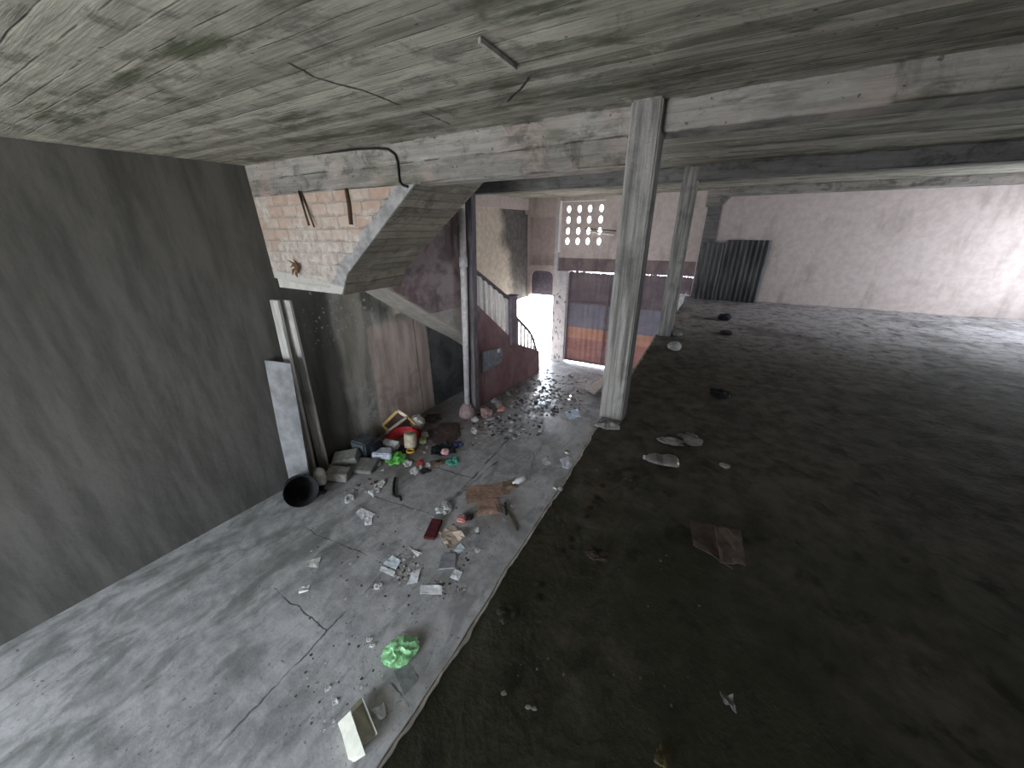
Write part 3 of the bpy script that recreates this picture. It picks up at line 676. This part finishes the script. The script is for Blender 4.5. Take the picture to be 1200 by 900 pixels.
def cloth(name, px, py, w_, h_, c, label, cat, group=None, z=ZL, hz=.12, rot=0, mat=None, rough=.8, folds=1.5, jag=.45):
    """crumpled thin sheet with an uneven outline; w_, h_ in photo pixels"""
    p, s_ = ground(px, py, z); el = (EYE-p).normalized().z
    wd = w_*s_; dp = max(.35*wd, min(1.6*wd, h_*s_/max(.35, el))); sd = (px*.37+py*.91) % 53; nr, na = 12, 40
    T, B_ = [], []
    for i in range(nr+1):
        rt, rb = [], []
        for k in range(na):
            a = 2*PI*k/na; ed = 1+jag*noise.noise(Vector((math.cos(a)*1.3, math.sin(a)*1.3, sd)))+jag*.6*noise.noise(Vector((math.cos(a)*3.2, math.sin(a)*3.2, sd+4)))
            r = max(.02, i/nr)*ed; u, v = r*math.cos(a), r*math.sin(a)
            f = max(0, .5+.9*noise.noise(Vector((u*folds, v*folds, sd))))
            g = 1-min(1, 2.6*abs(noise.noise(Vector((u*folds*1.7, v*folds*1.9, sd+9)))))
            h = (f*.75+g*g*.3)*hz*wd*(1-.55*(i/nr)**2)+.001
            rt.append((u*wd/2, v*dp/2, h+.004)); rb.append((u*wd/2, v*dp/2, max(0, h-.004)*.3))
        T.append(rt+[rt[0]]); B_.append(rb+[rb[0]])
    mb = MB(); mb.quadgrid(T); mb.quadgrid(B_); mb.quadgrid([T[-1], B_[-1]])
    bmesh.ops.remove_doubles(mb.b, verts=mb.b.verts, dist=1e-5)
    o = mb.build(name, mat or col(c, rough), None, True); d = p-EYE
    o.location = p; o.rotation_euler.z = math.atan2(-d.x, d.y)+math.radians(rot)
    return tag(o, label, cat, group)
def block(name, px, py, dims, rot, c, label, cat, group=None, z=ZL, tilt=(0, 0), bev=.012, mat=None):
    p, s_ = ground(px, py, z); mb = MB(); a, b_, h = dims
    R_ = Matrix.Rotation(math.radians(tilt[0]), 4, 'X') @ Matrix.Rotation(math.radians(tilt[1]), 4, 'Y')
    mb.box(-a/2, a/2, -b_/2, b_/2, 0, h, R_, bev)
    for v in mb.b.verts: v.co += Vector([noise.noise(v.co*9+Vector((px, py, k)))*.012 for k in range(3)])
    zm = min(v.co.z for v in mb.b.verts); bmesh.ops.translate(mb.b, verts=mb.b.verts, vec=(0, 0, -zm))
    o = mb.build(name, mat or col(c, .9)); o.location = p; o.rotation_euler.z = math.radians(rot)
    return tag(o, label, cat, group)
def film(c, rough=.3, alpha=1):
    t = NT('thin_plastic'); f = t.noise(t.obj(), 20, 4); t.bump(f, .3, .01)
    t.p.inputs['Subsurface Weight'].default_value = 0
    return t.out(t.mix(t.rng(f, .35, .65), tuple(k*.75 for k in c), c), rough, .5)
G_PAP = 'papers scattered on the pale floor'; G_RUB = 'rubble by the left wall'; G_STONE = 'stones along the stair foot'; G_SCRAP = 'small white scraps on the pale floor'

# foreground carton
ct = empty('cardboard_carton', at(418, 862, Z=ZL), 'opened cream cardboard carton lying flat at the near end of the pale floor', 'carton')
cream = plain('cream_card', (.66, .65, .55), .8, .08); tanc = plain('grey_tan_card', (.36, .345, .28), .85, .12)
def panel(name, top, mat, th=.012):
    mb = MB(); mb.prism(top, [p-Vector((0, 0, th)) for p in top]); return local(ct, mb).build(name, mat, ct)
def F3(x, y, h): return at(x, y, Z=ZL+h)
panel('lid', [F3(397, 846, .05), F3(410.5, 833, .12), F3(428, 884, .12), F3(415.5, 892, .05), F3(408, 889, .04)], cream)
panel('tray_floor', [F3(411, 831, .1), F3(423, 820, .03), F3(440, 861, .03), F3(426, 873, .1)], tanc)
panel('tray_side', [F3(423, 819, .03), F3(425.5, 818.5, .1), F3(442, 859, .1), F3(440, 862, .03)], cream)
panel('end_flap', [F3(410, 831, .11), F3(423, 818, .04), F3(425, 822, .05), F3(412.5, 835, .12)], cream)
panel('tape_label', [F3(423, 858, .072), F3(432, 850, .042), F3(436, 862, .042), F3(428, 870, .072)], plain('green_label', (.16, .24, .17), .8, .1), .004)['label'] = 'faded green square label'
panel('side_wall', [F3(397, 846, .045), F3(400, 856, .045), F3(414, 892, .03), F3(413, 893, .0), F3(396, 848, .0)], cream)
flat('paper_sheet', [(435, 832), (450.5, 825.5), (453, 839), (445, 845)], (.84, .87, .92), 'small white paper wedge lying beside the cream carton', 'paper', G_PAP, curl=.05)
flat('plastic_sheet', [(461, 786), (485, 780), (489, 798), (474, 815)], (.20, .215, .21), 'thin dark grey plastic sheet lying flat below the green bag', 'plastic sheet', th=.003, curl=.004, rough=.5)
lump('plastic_bag', 470, 766, 36, 24, None, 'crumpled light green plastic bag alone in the lane near the front', 'bag', hz=.36, amp=.55, fr=2.0, ridge=True, mat=film((.36, .74, .36)), sub=4, seed=5)

# papers
P_ = [([(493, 686), (518.5, 687), (518, 697), (492, 696.5)], (.72, .74, .80), 'long white paper strip lying lowest in the litter trail'),
      ([(484, 669), (493, 667), (489, 683), (477, 685)], (.64, .66, .70), 'pale folded sheet standing between two papers in the litter trail'),
      ([(449, 661), (460, 651), (470, 658), (464, 667.5)], (.56, .60, .68), 'bluish square paper overlapping a white one at the left of the trail'),
      ([(447, 663.5), (463.5, 670.5), (461, 676), (445, 668.5)], (.86, .87, .90), 'bright white folded paper under the bluish square one'),
      ([(533, 667), (542, 671), (537.5, 681), (527.5, 677)], (.66, .67, .69), 'small white card lying right of the grey tile'),
      ([(478, 641), (484, 645), (494, 649), (489, 653), (478, 647)][:4], (.74, .74, .84), 'narrow crumpled lilac-white paper at the top of the litter trail'),
      ([(532, 645), (540, 637), (545, 643), (537, 650)], (.52, .60, .66), 'pale blue glossy wrapper at the foot of the tan cardboard'),
      ([(417, 601), (424, 595), (428, 603), (425, 610)], (.62, .67, .80), 'leftmost sheet of the three pale papers under the left wall'),
      ([(424, 596), (440, 603), (436, 607), (428, 605)], (.74, .77, .86), 'uppermost sheet of the three pale papers under the left wall'),
      ([(427, 607), (436, 606), (436, 615), (427.5, 616)], (.68, .72, .86), 'lowest sheet of the three pale papers under the left wall'),
      ([(360, 658), (376, 653), (373, 666), (361, 664)], (.50, .49, .46), 'torn greyish paper lying alone at the left edge of the floor'),
      ([(351, 689), (363, 686), (362, 693), (350, 696)], (.50, .51, .50), 'faint torn paper scrap at the far left, nearer than the torn greyish one')]
for q, c, l in P_: flat('paper_sheet', q, tuple(min(.92, k*1.3) for k in c), l, 'paper', G_PAP, lift=.004, curl=.012)
flat('cardboard_piece', [(514, 625), (531, 616), (545, 631), (525, 645)], (.52, .42, .33), 'tan cardboard piece in the middle of the litter trail', 'cardboard', th=.008, curl=.06, lift=.002)
flat('floor_tile', [(518, 651), (535, 649), (533, 666), (514, 668)], (.25, .25, .265), 'grey square tile with a dark rim below the tan cardboard', 'tile', th=.02, curl=0)
flat('carton_piece', [(545, 572), (594, 565), (598, 579), (547, 591)], (.34, .22, .155), 'wide brown flattened carton stuck to the floor mid-lane', 'cardboard', th=.006, curl=.02)
flat('carton_piece', [(588, 566), (606, 561), (608, 572), (592, 577)], (.22, .155, .11), 'brown carton flap at the right end of the wide flattened carton', 'cardboard', th=.006, curl=.03, lift=.01)
flat('carton_piece', [(560, 590), (582, 584), (588, 602), (559, 606)], (.38, .245, .185), 'smaller pinkish brown carton scrap just below the wide one', 'cardboard', th=.006, curl=.025, lift=.008)
block('cardboard_packet', 508, 622, (.16, .33, .05), 20, (.09, .018, .02), 'dark red packet lying left of the tan cardboard', 'packet', tilt=(3, 5), bev=.008)
block('paper_packet', 541, 610, (.13, .12, .07), 15, (.55, .24, .2), 'small salmon pink packet beside a dark scrap', 'packet', bev=.02)
lump('rag', 550, 607, 9, 7, (.03, .018, .022), 'small dark scrap touching the salmon pink packet', 'rag', hz=.4, ridge=True)
cloth('plastic_bag', 521, 596, 18, 14, None, 'clear crumpled plastic bag lying above the dark red packet', 'bag', hz=0.30, mat=film((.62, .62, .60), .25))
rod('rubber_strap', [at(a, b, Z=ZL+.018) for a, b in ((463, 560), (461.5, 566), (461, 574), (461.5, 580), (465, 582), (469, 582), (470, 586))], .02, M['black'], 'black rubber strap bent into a hook on the floor left of the trail', 'strap')
rod('stick', [at(588, 591, Z=ZL+.03), at(596, 600, Z=ZL+.015), at(606, 621, Z=ZL+.015)], .013, plain('dark_twig', (.05, .05, .025), .8), 'thin dark stick lying right of the brown cartons', 'stick')
rod('plastic_tube', [at(592, 589, Z=ZL+.02), at(593, 603, Z=ZL+.02)], .016, M['black'], 'short black tube standing between the brown carton and the stick', 'tube')
p = at(613, 566, Z=ZL); mb = MB(); mb.lathe([(.0, 0), (.05, 0), (.052, .17), (.02, .22), (.02, .25), (0, .25)], Matrix.Rotation(PI/2, 4, 'X') @ Matrix.Identity(4), 12, False)
o = mb.build('plastic_bottle', col((.75, .72, .72), .4), None, True); o.location = p+Vector((0, .08, .052)); o.rotation_euler.z = -.5
tag(o, 'small white bottle lying above the brown carton', 'bottle')
cloth('plastic_bag', 664, 542, 14, 20, None, 'white crumpled plastic lying against the platform edge', 'bag', hz=0.11, mat=film((.66, .66, .72), .3))
cloth('plastic_bag', 640, 541, 10, 8, None, 'little white crumpled plastic left of the one at the platform edge', 'bag', hz=0.15, mat=film((.6, .6, .64), .3))
flat('paper_sheet', [(602, 566), (610, 564), (611, 566), (604, 568)], (.8, .8, .82), 'thin white paper strip left of the small white bottle', 'paper', G_PAP)
flat('paper_sheet', [(634, 477), (643, 473), (647, 479), (638, 482)], (.75, .77, .82), 'white scrap in the crumbs of the damp far floor', 'paper', G_PAP, curl=.03)
for px, py, w_, h_, l in ((409, 585, 9, 8, 'white scrap between the left blocks and the three pale papers'), (351, 588, 7, 7, 'white scrap below the black bucket at the left edge'),
        (442, 543, 8, 6, 'white lump in front of the pale carton of the heap'), (478, 543, 9, 6, 'crumpled white scrap in front of the heap'), (448, 566, 7, 6, 'white pebble topmost of the three pale lumps'),
        (443, 571, 9, 6, 'middle one of three pale lumps left of the black strap'), (439, 577, 9, 7, 'lowest of three pale lumps left of the black strap'), (443, 687, 8, 5, 'white scrap at the left end of the litter trail'),
        (502, 545, 5, 4, 'tiny white scrap right of the red scrap'), (486, 552, 8, 7, 'pale scrap before the red scrap'), (492, 548, 6, 5, 'grey-white scrap touching the red scrap'),
        (433, 749, 6, 4, 'white speck left of the green bag'), (436, 756, 6, 4, 'white crumb just below the speck left of the green bag'), (394, 822, 6, 5, 'white flake up left of the cream carton'), (385, 806, 6, 4, 'white flake farthest left of the cream carton'),
        (560, 645, 5, 4, 'tiny white scrap right of the pale blue wrapper'), (559, 621, 5, 5, 'tiny pale scrap below the pinkish carton scrap'), (648, 610, 6, 4, 'pale flake at the platform edge, mid-way')):
    cloth('paper_scrap', px, py, w_*1.2, h_*1.2, (.62, .61, .59), l, 'scrap', G_SCRAP, hz=.3, folds=1.0)

# heap by the left wall
block('concrete_block', 398, 561, (.34, .22, .17), 28, (.25, .24, .215), 'grey concrete block nearest the plank foot', 'block', G_RUB, tilt=(6, 8))
block('concrete_block', 409, 545, (.42, .28, .20), 38, (.29, .285, .265), 'pale concrete block tilted behind two others by the left wall', 'block', G_RUB, tilt=(10, -8))
block('concrete_slab', 425, 549, (.48, .34, .08), 24, (.19, .185, .165), 'thin grey slab lying in front of the dark box', 'slab', G_RUB, tilt=(8, 4))
block('plastic_case', 427, 533, (.32, .32, .36), 12, (.085, .095, .105), 'dark grey square box standing at the left wall', 'box', tilt=(0, 6), bev=.03)
block('plastic_panel', 442, 535, (.10, .26, .3), 8, (.012, .015, .028), 'black panel pushed against the dark grey box', 'panel', tilt=(0, 10), bev=.02)
bk = empty('plastic_bucket', at(355, 586, Z=ZL), 'black round bucket lying on its side at the left edge', 'bucket')
mb = MB(); Mx = Matrix.Translation((0, 0, .22)) @ Matrix.Rotation(math.radians(68), 4, Vector((.35, 1, 0)).normalized())
mb.lathe([(.0, -.2), (.19, -.2), (.23, .2), (.24, .2), (.24, .18), (.215, .17), (.17, -.16), (0, -.16)], Mx, 24, False); mb.build('bucket_body', M['black'], bk, True)
o = lump('plastic_jug', 377, 566, 14, 12, (.8, .8, .77), 'whitish plastic jug behind the black bucket', 'jug', hz=1.5, amp=.12, fr=1.0, rough=.5)
cloth('rag', 371, 577, 22, 10, (.02, .016, .014), 'black rag on the floor before the nearest block', 'rag', hz=0.22)
cloth('rag', 350, 583, 10, 10, (.012, .011, .01), 'black rag below the bucket mouth', 'rag', hz=0.26)
# broken yellow wooden frame leaning on the wall
fr_ = empty('wooden_frame', at(465, 515, Z=ZL), 'broken yellow-edged wooden frame leaning over the heap by the wall', 'frame')
yel = plain('worn_yellow_wood', (.42, .28, .09), .7); pale = plain('pale_split_wood', (.62, .5, .4), .8); brn = plain('grey_brown_wood', (.26, .21, .16), .85)
Q = lambda x, y, Y: at(x, y, Y=Y)
for nm, a, b_, wd, mt in (('rail', (449, 498, 4.22), (466, 482, 4.3), .055, yel), ('rail', (466, 481, 4.3), (478, 489, 4.36), .06, pale), ('rail', (449, 498, 4.22), (456, 506, 4.18), .05, yel),
                          ('rail', (455, 505, 4.18), (477, 489, 4.32), .05, brn), ('leg', (456, 504, 4.18), (443, 519, 4.08), .05, brn), ('leg', (477, 488, 4.34), (487, 497, 4.45), .045, yel)):
    A_, B2 = Q(*a), Q(*b_); d = (B2-A_); mb = MB(); s_ = d.cross(Vector((0, -1, .4))).normalized()*wd/2; n_ = d.cross(s_).normalized()*.014
    mb.prism([A_+s_+n_, A_-s_+n_, A_-s_-n_, A_+s_-n_], [B2+s_+n_, B2-s_+n_, B2-s_-n_, B2+s_-n_]); local(fr_, mb).build(nm, mt, fr_)
lump('plastic_bag', 490, 499, 15, 12, None, 'round white knotted plastic bag at the back of the heap', 'bag', hz=.85, amp=.4, fr=2.0, ridge=True, mat=film((.72, .70, .64), .35), sub=4)
# red basin piece
p = at(473, 517, Z=ZL); mb = MB(); n_ = 16; rows = []
for k in range(n_+1):
    a = PI*(.05+.9*k/n_); rows.append([(math.cos(a)*r, math.sin(a)*r*.55+dy, h) for r, h, dy in ((.33, .0, 0), (.36, .12, .02), (.31, .19, .07), (.2, .22, .1), (.18, .205, .1), (.29, .17, .06), (.33, .11, .0), (.31, .0, 0))])
mb.quadgrid(rows); o = mb.build('plastic_basin', col((.48, .035, .035), .4), None, True); o.location = p; o.rotation_euler.z = .25+math.radians(25)
tag(o, 'broken red plastic basin rim in the heap', 'basin')
tc = empty('tin_can', at(482, 523, Z=ZL), 'beige tin with a yellow ring tipped over in front of the red basin', 'tin', rz=.4)
mb = MB(); Mx = Matrix.Translation((0, 0, .13)) @ Matrix.Rotation(math.radians(-12), 4, 'X'); mb.lathe([(0, -.13), (.115, -.13), (.12, -.1), (.12, .13), (.11, .15), (.05, .155), (0, .155)], Mx, 20, False); mb.build('can_body', col((.46, .40, .29), .6), tc, True)
mb = MB(); mb.lathe([(.05, 0), (.08, 0), (.08, .03), (.05, .03), (.05, 0)], Matrix.Translation((.06, -.2, .02)), 16, False); mb.build('can_ring', col((.62, .38, .06), .5), tc, True)
block('carton_box', 459, 526, (.29, .16, .15), 12, (.56, .57, .58), 'white carton standing left of the red basin', 'carton', tilt=(14, 5), bev=.01)
block('carton_box', 448, 537, (.34, .2, .14), 40, (.46, .48, .53), 'bluish white carton lying before the white one', 'carton', tilt=(5, 12), bev=.02)
cloth('plastic_bag', 463, 538, 23, 13, None, 'bright green plastic bag at the front of the heap', 'bag', hz=0.26, mat=film((.14, .55, .10), .3))
lump('glass_bottle', 496, 518, 10, 9, (.2, .21, .10), 'olive green crushed bottle right of the red basin', 'bottle', hz=.6, amp=.2, rough=.25)
lump('plastic_bag', 498, 511, 8, 6, None, 'small pale bag between the knotted bag and the olive bottle', 'bag', hz=.5, ridge=True, mat=film((.5, .5, .46), .35))
cloth('rag', 470, 528, 18, 8, (.015, .012, .012), 'black cloth under the red basin', 'rag', hz=0.22)
lump('rag', 507, 491, 20, 8, (.045, .03, .028), 'dark cloth heaped against the wall behind the knotted bag', 'rag', hz=.22, ridge=False, amp=.4, sub=4)
lump('earth_heap', 521, 508, 36, 20, (.085, .06, .052), 'brown earth heap between the litter heap and the drain pipe', 'earth', hz=.07, amp=.5, fr=1.3, sub=4)
flat('plastic_sheet', [(506, 524), (531, 521), (535, 532), (505, 536)], (.013, .016, .02), 'black plastic sheet with a pink scrap lying before the earth heap', 'plastic sheet', th=.02, curl=.10, rough=.4)
lump('paper_scrap', 522, 531, 10, 6, (.75, .42, .44), 'pink and white scrap on the black plastic sheet', 'scrap', hz=.5, ridge=True)
cloth('rag', 537, 521, 13, 7, (.05, .06, .16), 'blue cloth at the right end of the black plastic sheet', 'rag', hz=0.30)
cloth('plastic_wrapper', 532, 541, 17, 9, None, 'teal green plastic wrapper below the black plastic sheet', 'wrapper', hz=0.22, mat=film((.10, .42, .32), .3))
cloth('plastic_wrapper', 492, 543, 9, 6, None, 'small red wrapper in front of the heap', 'wrapper', hz=0.30, mat=film((.5, .06, .04), .4))
cloth('dry_leaf', 514, 543, 18, 6, (.13, .085, .06), 'brown dry leaf clump left of the teal wrapper', 'leaf', hz=0.19)
cloth('rag', 498, 552, 14, 6, (.03, .028, .028), 'dark scrap behind the tiny white one right of the heap', 'rag', hz=0.15)
for px, py, w_, h_, c, l in ((557, 506, 11, 8, (.46, .43, .42), 'pale stone on the floor in front of the drain pipe'), (556, 493, 7, 6, (.62, .58, .58), 'small white stone touching the post foot'),
        (570, 486, 13, 11, (.36, .24, .23), 'reddish stone against the maroon stair wall'), (584, 476, 10, 8, (.42, .37, .36), 'grey stone heaped farther along the stair foot'),
        (588, 481, 9, 6, (.5, .27, .2), 'orange brick bit in front of the grey stone at the stair foot'), (580, 471, 7, 6, (.5, .48, .48), 'whitish stone behind the grey one at the stair foot'), (597, 462, 8, 5, (.22, .23, .2), 'dark stone farthest along the stair foot')):
    lump('stone', px, py, w_, h_, c, l, 'stone', G_STONE, hz=.55, amp=.7, fr=1.1, sub=2)
# board lying by the far end of the platform wall
pA = [at(686, 455, Z=ZL+.10), at(709, 441, Z=ZL+.04), at(713, 447, Z=ZL+.30), at(697, 461, Z=ZL+.34)]
mb = MB(); mb.prism(pA, [p-Vector((0, 0, .04)) for p in pA]); tag(recentre(mb.build('ramp_board', plain('brown_worn_board', (.26, .21, .18), .8))), 'brown board propped against the platform wall behind the near column', 'board')
flat('plastic_sheet', [(661, 483), (677, 479), (681, 489), (667, 492)], (.58, .68, .78), 'pale blue flat patch on the far floor left of the near column', 'plastic sheet', th=.004, curl=.03, rough=.35)  # thin pale blue quad lying on the floor
# crumbs of rubble on the damp floor and along the trail
def crumbs(name, polys, n, smin, smax, mat, label, z=ZL):
    mb = MB()
    for k in range(n):
        (cx, cy, rx, ry) = polys[k % len(polys)]
        a = random.random()*2*PI; r = math.sqrt(random.random()); px, py = cx+rx*r*math.cos(a), cy+ry*r*math.sin(a)
        p = at(px, py, Z=z)
        if z == ZL and (p.x < SX(p.y)+.08 or p.x > -.78 or p.y > YB-.1): continue
        s_ = smin+(smax-smin)*random.random()**2.5
        R_ = Matrix.Rotation(random.random()*PI, 3, 'Z')
        vs = [Vector((random.uniform(.5, 1)*s_*sx, random.uniform(.4, 1)*s_*sy, h*s_*random.uniform(.15, .5))) for h in (0, 1) for sx, sy in ((-1, -1), (1, -1), (1, 1), (-1, 1))]
        V = [mb.b.verts.new(p+R_@v) for v in vs]
        for q in ((0, 3, 2, 1), (4, 5, 6, 7), (0, 1, 5, 4), (1, 2, 6, 5), (2, 3, 7, 6), (3, 0, 4, 7)): mb.b.faces.new([V[i] for i in q])
    o = mb.build(name, mat); return tag(o, label, 'rubble', kind='stuff')
def crumb_mat(name, cols):
    t = NT(name); r = t.n('ShaderNodeNewGeometry').outputs['Random Per Island']
    cr = t.n('ShaderNodeValToRGB'); cr.color_ramp.interpolation = 'CONSTANT'; t.put(cr.inputs[0], r)
    while len(cr.color_ramp.elements) < len(cols): cr.color_ramp.elements.new(.5)
    for i, (e, c) in enumerate(zip(cr.color_ramp.elements, cols)): e.position = i/len(cols); e.color = (*c, 1)
    return t.out(cr.outputs[0], .85)
crumbs('rubble_crumbs', [(640, 462, 45, 20), (650, 450, 45, 18), (640, 475, 45, 12), (600, 500, 40, 15)], 850, .012, .06, crumb_mat('dark_crumbs', [(.10, .10, .11), (.18, .17, .17), (.40, .40, .42), (.06, .055, .055), (.62, .62, .65), (.26, .2, .17), (.48, .48, .5)]), 'loose crumbs of rubble strewn over the damp far floor')
crumbs('litter_crumbs', [(478, 655, 14, 16), (472, 672, 12, 10), (535, 655, 20, 14), (520, 688, 25, 8), (580, 600, 25, 12)], 260, .006, .022, crumb_mat('light_crumbs', [(.4, .36, .28), (.06, .055, .05), (.5, .48, .42), (.2, .17, .12), (.65, .63, .6), (.03, .03, .03)]), 'fine crumbs and butts strewn along the litter trail')
crumbs('floor_grit', [(430, 700, 80, 130), (470, 640, 110, 70), (520, 590, 120, 60), (400, 800, 55, 70)], 420, .004, .018, crumb_mat('grit', [(.5, .49, .47), (.07, .065, .06), (.35, .34, .33), (.12, .1, .085)]), 'fine grit scattered over the pale floor')
crumbs('platform_grit', [(700, 600, 130, 110), (760, 520, 85, 50), (720, 760, 120, 110)], 130, .002, .008, crumb_mat('platform_grit', [(.14, .13, .11), (.04, .036, .03), (.2, .19, .17), (.09, .075, .06)]), 'fine grit on the dark raised floor', z=0)
crumbs('heap_crumbs', [(480, 535, 60, 20), (520, 515, 45, 18), (400, 568, 45, 14), (565, 490, 25, 10)], 300, .01, .04, crumb_mat('heap_crumbs', [(.12, .09, .075), (.05, .045, .04), (.35, .33, .31), (.2, .12, .09), (.5, .48, .46)]), 'crumbs and dirt around the heap at the left wall')

# ---------------------------------------------------------------- things on the raised floor
cloth('paper_scrap', 713, 498, 26, 12, (.32, .31, .29), 'crumpled grey paper at the foot of the near column', 'paper', z=0, hz=0.26)
cloth('rag', 786, 518, 30, 8, (.30, .275, .26), 'pale grey rag crumpled on the dark floor, left half of the pair', 'rag', z=0, hz=0.17)
cloth('rag', 808, 515, 22, 14, (.24, .225, .21), 'grey rag crumpled on the dark floor, right half of the pair', 'rag', z=0, hz=0.22)
# crushed bottle
bt = empty('crushed_bottle', at(776, 541, Z=0), 'flattened clear plastic bottle lying below the grey rags', 'bottle')
d = (at(796, 543, Z=0)-at(757, 537, Z=0)); L_ = d.length; bt.rotation_euler.z = math.atan2(d.y, d.x)
def ell(prof):
    mb = MB(); n_ = 20
    R_ = [[mb.b.verts.new((x, r*math.cos(k*2*PI/n_), h/2+h/2*math.sin(k*2*PI/n_)*(1+.25*noise.noise(Vector((x*25, k*.8, 2)))))) for k in range(n_)] for x, r, h in prof]
    for i in range(len(R_)-1):
        for k in range(n_): mb.b.faces.new((R_[i][k], R_[i][(k+1) % n_], R_[i+1][(k+1) % n_], R_[i+1][k]))
    mb.b.faces.new(R_[0]); mb.b.faces.new(R_[-1]); return mb
ell([(-L_/2, .02, .02), (-L_*.42, .045, .03), (-L_*.2, .07, .04), (0, .066, .03), (L_*.2, .074, .045), (L_*.4, .07, .04), (L_*.47, .05, .03), (L_*.48, .04, .02)]).build('bottle_body', film((.27, .245, .225), .35), bt)
ell([(-L_*.58, .016, .03), (-L_*.5, .018, .032)]).build('bottle_cap', col((.5, .48, .46), .4), bt, True)
cloth('dry_leaf', 698, 650, 27, 13, (.06, .045, .034), 'dry curled leaf heap on the middle of the dark floor', 'leaf', z=0, hz=0.22)
lump('stone', 790, 409, 15, 9, (.48, .47, .45), 'white stone lying on the dark floor before the farther column', 'stone', z=0, hz=.55, amp=.15, fr=1)
lump('stone', 793, 393, 11, 8, (.2, .195, .19), 'grey stone against the foot of the farther column', 'stone', z=0, hz=.6, amp=.3, fr=1.2)
lump('plastic_bag', 849, 374, 14, 9, (.018, .018, .024), 'black bag at the far right of the raised floor', 'bag', z=0, hz=.45, amp=.35)
lump('plastic_bag', 851, 391, 12, 7, (.02, .02, .022), 'second black bag just nearer than the far right one', 'bag', z=0, hz=.3, amp=.35)
cloth('rag', 844, 461, 20, 10, (.012, .011, .011), 'black cloth at the right side of the raised floor', 'rag', z=0, hz=0.19)
cloth('paper_scrap', 850, 463, 8, 4, (.5, .5, .48), 'white scrap touching the black cloth at the right', 'scrap', z=0, hz=0.22)
cloth('paper_scrap', 849, 546, 10, 5, (.4, .37, .33), 'pale scrap at the right side level with the flattened bottle', 'scrap', z=0, hz=0.19)
flat('cardboard_piece', [(808, 612), (838, 617), (858, 668), (812, 640)], (.10, .072, .055), 'brown cardboard flap lying at the right of the dark floor', 'cardboard', z=0, lift=.006, th=.006, curl=.012)
flat('cardboard_piece', [(836, 622), (866, 626), (872, 668), (842, 664)], (.15, .11, .085), 'lighter brown cardboard on top of the dark flap at the right', 'cardboard', z=0, lift=.028, th=.006, curl=.02)
flat('paper_sheet', [(842, 814), (856, 820), (862, 838), (848, 826)], (.2, .19, .18), 'grey paper corner near the lower right', 'paper', z=0, lift=.01, curl=.03)
cloth('dry_leaf', 777, 887, 18, 18, (.11, .095, .04), 'yellowish dry leaf at the bottom of the dark floor', 'leaf', z=0, hz=0.22)
cloth('dry_leaf', 595, 720, 22, 16, (.055, .052, .04), 'grey dry leaf near the platform edge', 'leaf', z=0, hz=0.15)
for px, py, l in ((619, 829, 'white crumb on the dark floor near the bottom, left one'), (626, 831, 'white crumb on the dark floor near the bottom, right one'), (590, 813, 'white speck left of the white crumbs'), (650, 571, 'pale flake near the platform edge, mid-way'), (657, 573, 'pale flake just right of the mid-way one'), (665, 530, 'grey pebble on the platform edge by the crumpled plastic')):
    cloth('paper_scrap', px, py, 6, 4, (.36, .35, .32), l, 'scrap', z=0, hz=.3, folds=1.0)
pw = [at(797, 343, Y=8.3), at(803.5, 343.5, Y=8.3), at(800, 353, Y=8.2), at(793.5, 363, Y=8.15)]
zmin = min(q.z for q in pw); pw = [q-Vector((0, 0, zmin)) for q in pw]
mb = MB(); mb.prism(pw, [q+Vector((.01, .03, 0)) for q in pw]); tag(recentre(mb.build('board_fragment', col((.7, .7, .7), .6))), 'pointed white board fragment standing behind the farther column', 'board')
